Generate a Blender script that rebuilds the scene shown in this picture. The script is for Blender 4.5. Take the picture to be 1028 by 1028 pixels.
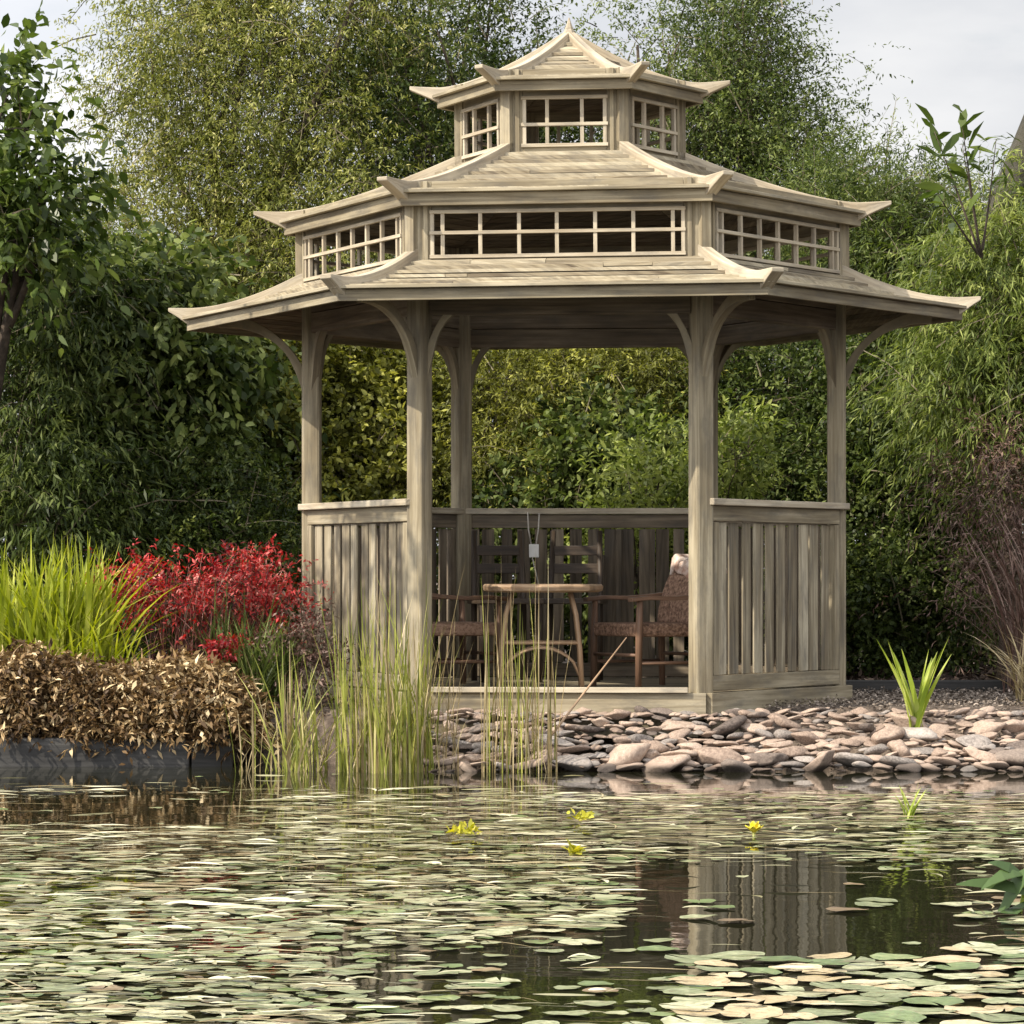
import bpy, math, random
import numpy as np
from mathutils import Vector, Matrix
rng = np.random.default_rng(7)
random.seed(7)
R = math.radians
scene = bpy.context.scene
for o in list(bpy.data.objects): bpy.data.objects.remove(o)
COL = scene.collection

# ------------------------------------------------------------------ camera
F, CXP, HZ, HC = 3370.0, 514.0, 578.0, 0.935
cam = bpy.data.cameras.new('camera'); cam.sensor_width = 36; cam.lens = F/1028*36
cam.shift_y = (HZ-514)/1028; cam.clip_start = 0.1; cam.clip_end = 3000
co = bpy.data.objects.new('camera', cam); COL.objects.link(co)
co.location = (0, 0, HC); co.rotation_euler = (R(90), 0, 0); scene.camera = co

# ------------------------------------------------------------------ light
SUN_AZ, SUN_EL = R(-122), R(42)          # azimuth from +Y towards +X
sd = Vector((math.sin(SUN_AZ)*math.cos(SUN_EL), math.cos(SUN_AZ)*math.cos(SUN_EL), math.sin(SUN_EL)))
sun = bpy.data.lights.new('sun', 'SUN'); sun.energy = 4.6; sun.angle = R(0.6); sun.color = (1, .91, .76)
so = bpy.data.objects.new('sun', sun); COL.objects.link(so); so.location = (-20, -10, 30)
so.rotation_euler = (-sd).to_track_quat('-Z', 'Y').to_euler()
w = bpy.data.worlds.new('World'); scene.world = w; w.use_nodes = True
nt = w.node_tree; N = nt.nodes; L = nt.links; bg = N['Background']
sky = N.new('ShaderNodeTexSky'); sky.sky_type = 'NISHITA'; sky.sun_disc = False
sky.sun_elevation = SUN_EL; sky.sun_rotation = SUN_AZ; sky.air_density = 1.2; sky.dust_density = 2.0
tc = N.new('ShaderNodeTexCoord'); mp = N.new('ShaderNodeMapping'); mp.inputs['Scale'].default_value = (3, 3, 9)
nz = N.new('ShaderNodeTexNoise'); nz.inputs['Scale'].default_value = 1.7; nz.inputs['Detail'].default_value = 7; nz.inputs['Roughness'].default_value = .55
rp = N.new('ShaderNodeValToRGB'); rp.color_ramp.elements[0].position = .15; rp.color_ramp.elements[1].position = .46
nz2 = N.new('ShaderNodeTexNoise'); nz2.inputs['Scale'].default_value = 2.6; nz2.inputs['Detail'].default_value = 6
rp2 = N.new('ShaderNodeValToRGB'); e = rp2.color_ramp.elements
e[0].position = .35; e[0].color = (6.3, 6.5, 6.9, 1); e[1].position = .68; e[1].color = (8.8, 8.8, 8.8, 1)
mx = N.new('ShaderNodeMix'); mx.data_type = 'RGBA'
L.new(tc.outputs['Generated'], mp.inputs['Vector']); L.new(mp.outputs[0], nz.inputs['Vector']); L.new(mp.outputs[0], nz2.inputs['Vector'])
L.new(nz.outputs[0], rp.inputs[0]); L.new(nz2.outputs[0], rp2.inputs[0])
L.new(rp.outputs[0], mx.inputs['Factor']); L.new(sky.outputs[0], mx.inputs['A']); L.new(rp2.outputs[0], mx.inputs['B'])
# an overcast layer is brighter overhead and towards the sun than at the far horizon
nv = N.new('ShaderNodeVectorMath'); nv.operation = 'NORMALIZE'; L.new(tc.outputs['Generated'], nv.inputs[0])
dt = N.new('ShaderNodeVectorMath'); dt.operation = 'DOT_PRODUCT'; dt.inputs[1].default_value = sd; L.new(nv.outputs[0], dt.inputs[0])
m1 = N.new('ShaderNodeMapRange'); m1.inputs['From Min'].default_value = -.35; m1.inputs['From Max'].default_value = 1; m1.inputs['To Min'].default_value = .72; m1.inputs['To Max'].default_value = 2.5
L.new(dt.outputs['Value'], m1.inputs['Value'])
vm = N.new('ShaderNodeVectorMath'); vm.operation = 'SCALE'; L.new(mx.outputs['Result'], vm.inputs[0]); L.new(m1.outputs[0], vm.inputs['Scale'])
L.new(vm.outputs[0], bg.inputs['Color']); bg.inputs['Strength'].default_value = 0.10
scene.view_settings.view_transform = 'Standard'; scene.view_settings.look = 'None'
scene.view_settings.exposure = 0.6; scene.view_settings.gamma = 1
scene.render.engine = 'CYCLES'
scene.cycles.max_bounces = 8; scene.cycles.transparent_max_bounces = 4

# ------------------------------------------------------------------ helpers
def P(px, py, y):
    return Vector(((px-CXP)/F*y, y, HC+(HZ-py)/F*y))
def XW(px, y): return (px-CXP)/F*y
def ZW(py, y): return HC+(HZ-py)/F*y
def tag(o, label=None, cat=None, group=None, kind=None):
    if label: o['label'] = label
    if cat: o['category'] = cat
    if group: o['group'] = group
    if kind: o['kind'] = kind
    return o
def empty(name, loc, rz=0):
    o = bpy.data.objects.new(name, None); COL.objects.link(o); o.location = loc; o.rotation_euler.z = rz
    o.empty_display_size = .1
    return o
def norm(a): return a/np.maximum(np.linalg.norm(a, axis=-1, keepdims=True), 1e-9)

class MB:
    """collects boxes, prisms and tubes with a grain uv (u along the piece) and a tone per piece"""
    def __init__(s): s.v = []; s.f = []; s.uv = []; s.t = []; s.sm = []
    def face(s, idx, uv, tone, smooth=False):
        s.f.append(idx); s.uv += uv; s.t.append(tone); s.sm.append(smooth)
    def hexa(s, c, tone=None, axis=0, uo=None):
        """c: 8 corners, order (x0y0z0,x1y0z0,x1y1z0,x0y1z0, then z1); axis = grain axis"""
        tone = random.random() if tone is None else tone
        uo = (random.uniform(0, 50), random.uniform(0, 50)) if uo is None else uo
        c = [Vector(p) for p in c]; b = len(s.v); s.v += c
        for q in ((0,3,2,1), (4,5,6,7), (0,1,5,4), (1,2,6,5), (2,3,7,6), (3,0,4,7)):
            s.face([b+i for i in q], s._uv(c, q, axis, uo), tone)
    def _uv(s, c, q, axis, uo):
        ed = [c[1]-c[0], c[3]-c[0], c[4]-c[0]]
        a = ed[axis].normalized(); oth = [ed[i].normalized() for i in range(3) if i != axis]
        return [(uo[0]+(c[i]-c[0]).dot(a), uo[1]+(c[i]-c[0]).dot(oth[0])+(c[i]-c[0]).dot(oth[1])) for i in q]
    def box(s, cen, X, Y, Z, axis=0, tone=None):
        """X,Y,Z: full-size edge vectors"""
        cen = Vector(cen); X = Vector(X)/2; Y = Vector(Y)/2; Z = Vector(Z)/2
        s.hexa([cen-X-Y-Z, cen+X-Y-Z, cen+X+Y-Z, cen-X+Y-Z, cen-X-Y+Z, cen+X-Y+Z, cen+X+Y+Z, cen-X+Y+Z], tone, axis)
    def ribbon(s, secs, tone=None):
        """secs: list of 4-corner sections, lofted; grain along the loft"""
        tone = random.random() if tone is None else tone
        uo = (random.uniform(0, 50), random.uniform(0, 50)); b = len(s.v); ln = [0]
        for k, q in enumerate(secs):
            s.v += [Vector(p) for p in q]
            if k: ln.append(ln[-1]+(Vector(q[0])-Vector(secs[k-1][0])).length)
        per = [0]
        for i in range(4): per.append(per[-1]+(Vector(secs[0][(i+1) % 4])-Vector(secs[0][i])).length)
        for k in range(len(secs)-1):
            for i in range(4):
                j = (i+1) % 4
                s.face([b+4*k+i, b+4*k+j, b+4*k+4+j, b+4*k+4+i],
                       [(uo[0]+ln[k], uo[1]+per[i]), (uo[0]+ln[k], uo[1]+per[i+1]), (uo[0]+ln[k+1], uo[1]+per[i+1]), (uo[0]+ln[k+1], uo[1]+per[i])], tone)
        n = len(secs)-1
        s.face([b+3, b+2, b+1, b], [(uo[0], uo[1]+i*.05) for i in range(4)], tone)
        s.face([b+4*n+i for i in range(4)], [(uo[0], uo[1]+i*.05) for i in range(4)], tone)
    def tube(s, pts, rad, n=8, tone=None):
        tone = random.random() if tone is None else tone
        pts = [Vector(p) for p in pts]; b = len(s.v); ln = 0; uo = random.uniform(0, 50)
        ref = Vector((0.31, .9, .2)); lens = []
        for k, p in enumerate(pts):
            d = (pts[min(k+1, len(pts)-1)]-pts[max(k-1, 0)]).normalized()
            if abs(d.dot(ref)) > .95: ref = Vector((1, .1, 0))
            a = d.cross(ref).normalized(); c = d.cross(a); r = rad[k] if hasattr(rad, '__len__') else rad
            if k: ln += (p-pts[k-1]).length
            lens.append(ln)
            for i in range(n):
                t = 2*math.pi*i/n; s.v.append(p+(a*math.cos(t)+c*math.sin(t))*r)
        for k in range(len(pts)-1):
            for i in range(n):
                j = (i+1) % n
                s.face([b+k*n+i, b+k*n+j, b+(k+1)*n+j, b+(k+1)*n+i],
                       [(uo+lens[k], i*.04), (uo+lens[k], i*.04+.04), (uo+lens[k+1], i*.04+.04), (uo+lens[k+1], i*.04)], tone, True)
        s.face([b+i for i in range(n)][::-1], [(uo, 0)]*n, tone)
        m = b+(len(pts)-1)*n; s.face([m+i for i in range(n)], [(uo, 0)]*n, tone)
    def lathe(s, cen, prof, n=24, tone=None, wob=None):
        tone = random.random() if tone is None else tone; cen = Vector(cen); b = len(s.v)
        for r, z in prof:
            for i in range(n):
                t = 2*math.pi*i/n; q = r*(1+(wob(t) if wob else 0))
                s.v.append(cen+Vector((q*math.cos(t), q*math.sin(t), z)))
        for k in range(len(prof)-1):
            for i in range(n):
                j = (i+1) % n
                s.face([b+k*n+i, b+k*n+j, b+k*n+n+j, b+k*n+n+i], [(i*.1, k*.1), (i*.1+.1, k*.1), (i*.1+.1, k*.1+.1), (i*.1, k*.1+.1)], tone, False)
        s.face([b+i for i in range(n)][::-1], [(0, 0)]*n, tone)
        m = b+(len(prof)-1)*n; s.face([m+i for i in range(n)], [(s.v[m+i].x, s.v[m+i].y) for i in range(n)], tone)
    def build(s, name, mat, parent=None, bevel=0, loc=None):
        me = bpy.data.meshes.new(name); me.from_pydata([tuple(p) for p in s.v], [], s.f)
        uvl = me.uv_layers.new(name='grain'); uvl.data.foreach_set('uv', np.array(s.uv, dtype=np.float32).ravel())
        at = me.attributes.new('tone', 'FLOAT', 'FACE'); at.data.foreach_set('value', np.array(s.t, dtype=np.float32))
        me.polygons.foreach_set('use_smooth', np.array(s.sm, dtype=bool))
        me.materials.append(mat); o = bpy.data.objects.new(name, me); COL.objects.link(o)
        if parent: o.parent = parent
        if loc is not None: o.location = loc
        if bevel:
            m = o.modifiers.new('bevel', 'BEVEL'); m.width = bevel; m.segments = 2; m.limit_method = 'ANGLE'; m.angle_limit = R(40)
        return o

# ------------------------------------------------------------------ materials
def newmat(name):
    m = bpy.data.materials.new(name); m.use_nodes = True; nt = m.node_tree
    return m, nt.nodes, nt.links, nt.nodes['Principled BSDF']
def ramp(N, stops):
    r = N.new('ShaderNodeValToRGB'); el = r.color_ramp.elements
    while len(el) < len(stops): el.new(.5)
    for e, (p, c) in zip(el, stops): e.position = p; e.color = (*c, 1)
    return r
def wood(name, dark, mid, light, rough=.75, weather=.6):
    m, N, L, b = newmat(name)
    uv = N.new('ShaderNodeUVMap'); uv.uv_map = 'grain'
    mp = N.new('ShaderNodeMapping'); mp.inputs['Scale'].default_value = (2.2, 55, 1); L.new(uv.outputs[0], mp.inputs[0])
    n1 = N.new('ShaderNodeTexNoise'); n1.inputs['Scale'].default_value = 1; n1.inputs['Detail'].default_value = 6; n1.inputs['Distortion'].default_value = .6
    L.new(mp.outputs[0], n1.inputs['Vector'])
    mp2 = N.new('ShaderNodeMapping'); mp2.inputs['Scale'].default_value = (1.1, 5, 1); L.new(uv.outputs[0], mp2.inputs[0])
    n2 = N.new('ShaderNodeTexNoise'); n2.inputs['Scale'].default_value = 1.6; n2.inputs['Detail'].default_value = 5; L.new(mp2.outputs[0], n2.inputs['Vector'])
    at = N.new('ShaderNodeAttribute'); at.attribute_name = 'tone'
    a1 = N.new('ShaderNodeMath'); a1.operation = 'MULTIPLY_ADD'; a1.inputs[1].default_value = .85; L.new(n1.outputs[0], a1.inputs[0])
    a2 = N.new('ShaderNodeMath'); a2.operation = 'MULTIPLY'; a2.inputs[1].default_value = weather*1.45; L.new(n2.outputs[0], a2.inputs[0])
    L.new(a2.outputs[0], a1.inputs[2])
    a3 = N.new('ShaderNodeMath'); a3.operation = 'MULTIPLY_ADD'; a3.inputs[1].default_value = .36; L.new(at.outputs['Fac'], a3.inputs[0]); L.new(a1.outputs[0], a3.inputs[2])
    r = ramp(N, [(.66, dark), (.98, mid), (1.0, mid)]); sc_ = N.new('ShaderNodeMapRange'); sc_.inputs['From Max'].default_value = 1.6; L.new(a3.outputs[0], sc_.inputs['Value'])
    for e_, p_, c_ in zip(r.color_ramp.elements, (.42, .64, .86), (dark, mid, light)): e_.position = p_; e_.color = (*c_, 1); L.new(sc_.outputs[0], r.inputs[0])
    # grey weathering in ragged patches that run along the grain
    mp3 = N.new('ShaderNodeMapping'); mp3.inputs['Scale'].default_value = (2.6, 9, 1); L.new(uv.outputs[0], mp3.inputs[0])
    n3 = N.new('ShaderNodeTexNoise'); n3.inputs['Scale'].default_value = 1.3; n3.inputs['Detail'].default_value = 8; n3.inputs['Roughness'].default_value = .7; L.new(mp3.outputs[0], n3.inputs['Vector'])
    gr = N.new('ShaderNodeMapRange'); gr.inputs['From Min'].default_value = .47; gr.inputs['From Max'].default_value = .68; gr.inputs['To Max'].default_value = .7; L.new(n3.outputs[0], gr.inputs['Value'])
    gm_ = N.new('ShaderNodeMix'); gm_.data_type = 'RGBA'; L.new(gr.outputs[0], gm_.inputs['Factor']); L.new(r.outputs[0], gm_.inputs['A'])
    gm_.inputs['B'].default_value = tuple(.55*(.5*c_+.5*mid[1]) for c_ in mid)+(1,); L.new(gm_.outputs['Result'], b.inputs['Base Color'])
    b.inputs['Roughness'].default_value = rough; b.inputs['Specular IOR Level'].default_value = .25
    bp = N.new('ShaderNodeBump'); bp.inputs['Strength'].default_value = .35; bp.inputs['Distance'].default_value = .004
    L.new(n1.outputs[0], bp.inputs['Height']); L.new(bp.outputs[0], b.inputs['Normal'])
    return m
def leafmat(name, stops, rough=.5, trans=.34, spec=.22):
    m, N, L, b = newmat(name)
    at = N.new('ShaderNodeAttribute'); at.attribute_name = 'tone'
    r = ramp(N, stops); L.new(at.outputs['Fac'], r.inputs[0])
    L.new(r.outputs[0], b.inputs['Base Color']); b.inputs['Roughness'].default_value = rough; b.inputs['Specular IOR Level'].default_value = spec
    if trans:
        t = N.new('ShaderNodeBsdfTranslucent'); mxs = N.new('ShaderNodeMixShader'); mxs.inputs[0].default_value = trans
        hs = N.new('ShaderNodeHueSaturation'); hs.inputs['Value'].default_value = 1.5; hs.inputs['Saturation'].default_value = 1.15
        L.new(r.outputs[0], hs.inputs['Color']); L.new(hs.outputs[0], t.inputs['Color'])
        L.new(b.outputs[0], mxs.inputs[1]); L.new(t.outputs[0], mxs.inputs[2]); L.new(mxs.outputs[0], N['Material Output'].inputs['Surface'])
    return m
def noisy(name, stops, scale=8, rough=.85, bump=.4, dist=.01, detail=8, spec=.3, vor=0):
    m, N, L, b = newmat(name)
    tc = N.new('ShaderNodeTexCoord'); n = N.new('ShaderNodeTexNoise'); n.inputs['Scale'].default_value = scale; n.inputs['Detail'].default_value = detail
    n.inputs['Roughness'].default_value = .65
    L.new(tc.outputs['Object'], n.inputs['Vector'])
    oi = N.new('ShaderNodeObjectInfo'); ad = N.new('ShaderNodeMath'); ad.operation = 'MULTIPLY_ADD'; ad.inputs[1].default_value = .3
    L.new(oi.outputs['Random'], ad.inputs[0]); L.new(n.outputs[0], ad.inputs[2])
    sb = N.new('ShaderNodeMath'); sb.operation = 'SUBTRACT'; sb.inputs[1].default_value = .15; L.new(ad.outputs[0], sb.inputs[0])
    r = ramp(N, stops); L.new(sb.outputs[0], r.inputs[0]); L.new(r.outputs[0], b.inputs['Base Color'])
    b.inputs['Roughness'].default_value = rough; b.inputs['Specular IOR Level'].default_value = spec
    if 'stone' in name:                  # stones standing in the water are wet up to a ragged line
        gm = N.new('ShaderNodeNewGeometry'); sp = N.new('ShaderNodeSeparateXYZ'); L.new(gm.outputs['Position'], sp.inputs[0])
        wz = N.new('ShaderNodeMath'); wz.operation = 'MULTIPLY_ADD'; wz.inputs[1].default_value = -.05; L.new(n.outputs[0], wz.inputs[0]); L.new(sp.outputs['Z'], wz.inputs[2])
        wr = N.new('ShaderNodeMapRange'); wr.inputs['From Min'].default_value = -.005; wr.inputs['From Max'].default_value = .02; wr.inputs['To Min'].default_value = .38; L.new(wz.outputs[0], wr.inputs['Value'])
        vs = N.new('ShaderNodeVectorMath'); vs.operation = 'SCALE'; L.new(r.outputs[0], vs.inputs[0]); L.new(wr.outputs[0], vs.inputs['Scale']); L.new(vs.outputs[0], b.inputs['Base Color'])
    bp = N.new('ShaderNodeBump'); bp.inputs['Strength'].default_value = bump; bp.inputs['Distance'].default_value = dist
    L.new(n.outputs[0], bp.inputs['Height']); L.new(bp.outputs[0], b.inputs['Normal'])
    return m

M = {}
M['wood'] = wood('weathered_wood', (.075, .056, .036), (.215, .178, .116), (.39, .338, .24))
M['roofwood'] = wood('roof_board_wood', (.085, .064, .042), (.27, .225, .152), (.46, .405, .295))
M['palewood'] = wood('pale_trim_wood', (.13, .10, .066), (.31, .256, .18), (.48, .42, .32))
M['slatwood'] = wood('slat_wood', (.06, .045, .03), (.21, .174, .115), (.43, .38, .28))
M['shadewood'] = wood('shade_darkened_wood', (.035, .026, .017), (.135, .105, .072), (.26, .21, .15))  # darker copy of the gazebo wood, interior shade put into its colour
M['darkwood'] = wood('dark_stained_wood', (.05, .028, .018), (.14, .08, .05), (.25, .15, .10), rough=.5)
M['ebony'] = wood('black_brown_wood', (.015, .011, .008), (.05, .035, .024), (.11, .08, .056), rough=.5)
M['tablewood'] = wood('table_wood', (.12, .07, .04), (.30, .19, .11), (.46, .33, .22), rough=.5)
M['sleeper'] = wood('black_sleeper_wood', (.012, .012, .012), (.045, .043, .041), (.10, .096, .09), rough=.6)
M['bark'] = noisy('bark', [(.3, (.03, .022, .015)), (.7, (.12, .09, .065))], 14, bump=.8, dist=.02)
M['darkbark'] = noisy('dark_bark', [(.3, (.012, .011, .008)), (.7, (.05, .045, .032))], 10, bump=.9, dist=.03)
M['stone'] = noisy('tan_stone', [(.25, (.17, .122, .095)), (.5, (.32, .24, .188)), (.8, (.48, .375, .30))], 7, bump=.35, dist=.02)
M['stonegrey'] = noisy('grey_stone', [(.25, (.11, .095, .085)), (.5, (.26, .225, .20)), (.8, (.42, .37, .33))], 7, bump=.35, dist=.02)
M['stonedark'] = noisy('dark_stone', [(.25, (.06, .048, .042)), (.5, (.14, .11, .093)), (.8, (.25, .20, .165))], 7, bump=.35, dist=.02)
M['fabric'] = noisy('blanket_fabric', [(.3, (.30, .17, .12)), (.5, (.60, .50, .43)), (.7, (.78, .72, .66))], 16, bump=.3, dist=.006)
M['leather'] = noisy('brown_leather', [(.3, (.09, .042, .027)), (.7, (.21, .11, .072))], 12, rough=.45)
M['wicker'] = noisy('red_brown_wicker', [(.35, (.06, .034, .022)), (.5, (.19, .11, .072)), (.65, (.33, .21, .145))], 60, bump=.8, dist=.01)
M['tag'] = noisy('white_card', [(.3, (.6, .59, .55)), (.7, (.75, .74, .7))], 20)
M['cord'] = noisy('pale_cord', [(.3, (.35, .32, .27)), (.7, (.5, .46, .4))], 20)
# leaf palettes
M['l_olive'] = leafmat('olive_leaves', [(0, (.035, .044, .009)), (.45, (.13, .147, .030)), (.8, (.27, .275, .075)), (1, (.52, .48, .20))])
M['l_dark'] = leafmat('dark_leaves', [(0, (.014, .023, .006)), (.5, (.046, .068, .015)), (1, (.19, .215, .06))])
M['l_mid'] = leafmat('mid_leaves', [(0, (.022, .036, .009)), (.5, (.072, .098, .024)), (1, (.23, .265, .085))])
M['l_gold'] = leafmat('golden_leaves', [(0, (.05, .052, .010)), (.5, (.135, .145, .030)), (1, (.42, .41, .10))])
M['l_lime'] = leafmat('lime_leaves', [(0, (.035, .052, .010)), (.5, (.11, .145, .028)), (1, (.31, .345, .10))])
M['l_big'] = leafmat('broad_leaves', [(0, (.02, .034, .008)), (.5, (.062, .092, .020)), (1, (.19, .23, .06))], rough=.35)
M['l_red'] = leafmat('red_leaves', [(0, (.06, .014, .016)), (.4, (.26, .030, .032)), (.8, (.54, .075, .07)), (1, (.62, .27, .23))])
M['l_ygrass'] = leafmat('yellow_green_blades', [(0, (.10, .13, .015)), (.5, (.27, .31, .03)), (1, (.46, .46, .10))], trans=.35)
M['l_brown'] = leafmat('dried_ground_cover', [(0, (.03, .017, .008)), (.5, (.115, .068, .030)), (.82, (.30, .20, .095)), (1, (.66, .52, .31))], trans=.15)
M['l_reed'] = leafmat('reed_blades', [(0, (.08, .10, .02)), (.5, (.24, .26, .05)), (.8, (.38, .36, .11)), (1, (.50, .44, .22))], trans=.25)
M['l_straw'] = leafmat('straw_reeds', [(0, (.13, .10, .045)), (.5, (.30, .235, .12)), (1, (.47, .39, .24))], trans=.2)
M['l_twig'] = leafmat('red_brown_twigs', [(0, (.05, .029, .016)), (.5, (.13, .075, .06)), (1, (.27, .19, .15))], trans=.1)
M['l_redtwig'] = leafmat('red_twigs', [(0, (.03, .016, .012)), (.5, (.10, .04, .03)), (.85, (.34, .13, .10)), (1, (.60, .42, .34))], trans=.1)
M['l_iris'] = leafmat('iris_blades', [(0, (.16, .22, .03)), (.5, (.30, .36, .06)), (1, (.50, .52, .19))], trans=.35)
M['l_branch'] = leafmat('twig_bark', [(0, (.05, .04, .025)), (.6, (.10, .08, .052)), (1, (.20, .17, .115))], trans=0, rough=.7)
M['l_mulch'] = leafmat('mulch_chips', [(0, (.02, .013, .010)), (.6, (.075, .05, .038)), (1, (.20, .145, .11))], trans=0, rough=.8)
M['l_gravel'] = leafmat('gravel_chips', [(0, (.07, .055, .044)), (.6, (.19, .155, .125)), (1, (.36, .30, .25))], trans=0, rough=.85)

# ground
def ground_mat():
    m, N, L, b = newmat('ground_soil')
    tc = N.new('ShaderNodeTexCoord')
    n = N.new('ShaderNodeTexNoise'); n.inputs['Scale'].default_value = 26; n.inputs['Detail'].default_value = 9; L.new(tc.outputs['Object'], n.inputs['Vector'])
    n2 = N.new('ShaderNodeTexNoise'); n2.inputs['Scale'].default_value = 1.3; n2.inputs['Detail'].default_value = 4; L.new(tc.outputs['Object'], n2.inputs['Vector'])
    a = N.new('ShaderNodeMath'); a.operation = 'MULTIPLY_ADD'; a.inputs[1].default_value = .4; L.new(n2.outputs[0], a.inputs[0]); L.new(n.outputs[0], a.inputs[2])
    r = ramp(N, [(.4, (.025, .018, .013)), (.7, (.095, .07, .052)), (.95, (.2, .155, .12))]); L.new(a.outputs[0], r.inputs[0]); L.new(r.outputs[0], b.inputs['Base Color'])
    b.inputs['Roughness'].default_value = .95
    bp = N.new('ShaderNodeBump'); bp.inputs['Strength'].default_value = .9; bp.inputs['Distance'].default_value = .03; L.new(n.outputs[0], bp.inputs['Height']); L.new(bp.outputs[0], b.inputs['Normal'])
    return m
def water_mat():
    m, N, L, b = newmat('pond_water')
    b.inputs['Base Color'].default_value = (.012, .012, .006, 1); b.inputs['Roughness'].default_value = .025; b.inputs['IOR'].default_value = 1.33
    tc = N.new('ShaderNodeTexCoord'); mp = N.new('ShaderNodeMapping'); mp.inputs['Scale'].default_value = (1, .8, 1); L.new(tc.outputs['Object'], mp.inputs[0])
    n = N.new('ShaderNodeTexNoise'); n.inputs['Scale'].default_value = 5; n.inputs['Detail'].default_value = 3; L.new(mp.outputs[0], n.inputs['Vector'])
    bp = N.new('ShaderNodeBump'); bp.inputs['Strength'].default_value = .055; bp.inputs['Distance'].default_value = .02; L.new(n.outputs[0], bp.inputs['Height']); L.new(bp.outputs[0], b.inputs['Normal'])
    return m

# ------------------------------------------------------------------ ground and water
BANK = 16.45
def bank_y(x):
    return 16.3 + .10*math.sin(x*1.9+.4) + .06*math.sin(x*4.3) + (.25 if x < -1.3 else 0)
def gh(x, y):
    """ground height"""
    b = bank_y(x)
    t = (y-b)/.75
    t = max(0., min(1., t)); far = .27 + .03*math.sin(x*.9+y*.5) * (1 if y > 20 else 0)
    h = -.45+(far+.45)*(t*t*(3-2*t))
    if x < -1.35 and y > 16.55: h = max(h, .10)
    if y < 3.2:
        u = max(0., min(1., (3.2-y)/1.6)); h = -.45+.85*u*u*(3-2*u)
    return h
def build_ground():
    xs = np.unique(np.concatenate([np.linspace(-400, -30, 14), np.linspace(-30, -5, 20), np.linspace(-5, 5, 110), np.linspace(5, 30, 20), np.linspace(30, 400, 14)]))
    ys = np.unique(np.concatenate([np.linspace(-60, 0, 8), np.linspace(0, 3.5, 12), np.linspace(3.5, 15.5, 8), np.linspace(15.5, 18, 50), np.linspace(18, 30, 40), np.linspace(30, 700, 20)]))
    v = [(x, y, gh(x, y)) for y in ys for x in xs]; nx = len(xs)
    f = [(j*nx+i, j*nx+i+1, (j+1)*nx+i+1, (j+1)*nx+i) for j in range(len(ys)-1) for i in range(nx-1)]
    me = bpy.data.meshes.new('ground'); me.from_pydata(v, [], f); me.polygons.foreach_set('use_smooth', [True]*len(f)); me.materials.append(ground_mat())
    o = bpy.data.objects.new('ground', me); COL.objects.link(o); tag(o, kind='structure')
build_ground()
me = bpy.data.meshes.new('pond_water'); me.from_pydata([(-200, 1.5, 0), (200, 1.5, 0), (200, 17.3, 0), (-200, 17.3, 0)], [], [(0, 1, 2, 3)]); me.materials.append(water_mat())
tag(bpy.data.objects.new('pond_water', me), kind='structure'); COL.objects.link(bpy.data.objects['pond_water'])

# ------------------------------------------------------------------ gazebo
GX, GY, YAW = .3234, 17.892, R(-4.06)
FLOOR = .355
PR = 1.40                                # post circle
gz = empty('gazebo', (GX, GY, 0), YAW)
tag(gz, 'weathered wooden hexagonal gazebo with three tiered pagoda roof beside the pond', 'gazebo')
C30, T30 = math.cos(R(30)), math.tan(R(30))
def corner(k, r, z): return Vector((r*math.cos(R(60*k)), r*math.sin(R(60*k)), z))
def fr(i):
    a = R(60*i+30); return Vector((math.cos(a), math.sin(a), 0)), Vector((-math.sin(a), math.cos(a), 0))
UP = Vector((0, 0, 1))
def fp(i, s, d, z):
    n, t = fr(i); return n*d+t*s+UP*z
def tilt(o, f=.0085, z0=1.6):            # the roof has settled slightly to the left
    mat = Matrix.Translation((0, 0, z0)) @ Matrix.Rotation(-f, 4, 'Y') @ Matrix.Translation((0, 0, -z0))
    o.matrix_local = mat; return o

# deck
mb = MB()
for k in range(21):
    y0 = -1.30+k*.13
    hw = PR*1.0+.06 - abs(y0)*T30
    hw = min(hw, 1.46-abs(y0)*T30)
    if abs(y0) > 1.25: continue
    mb.box((0, y0, FLOOR-.014), (2*hw, 0, 0), (0, .124, 0), (0, 0, .028))
deck = mb.build('deck', M['wood'], gz, .002)
mb = MB()
for i in range(6):
    n, t = fr(i); d = (PR+.075)*C30
    mb.box(fp(i, 0, d, FLOOR-.055), t*(2*d*T30-.02), n*.035, UP*.11, tone=.5)
    mb.box(fp(i, 0, d-.03, FLOOR-.165), t*(2*d*T30-.10), n*.03, UP*.11, tone=.2)
mb.build('skirt_board', M['wood'], deck, .003)
n, t = fr(4)
mb = MB(); d = (PR+.075)*C30
mb.box(fp(4, 0, d+.004, FLOOR+.015), t*(2*d*T30-.20), n*.07, UP*.026, tone=.95)
mb.build('threshold', M['palewood'], deck, .003)

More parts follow.
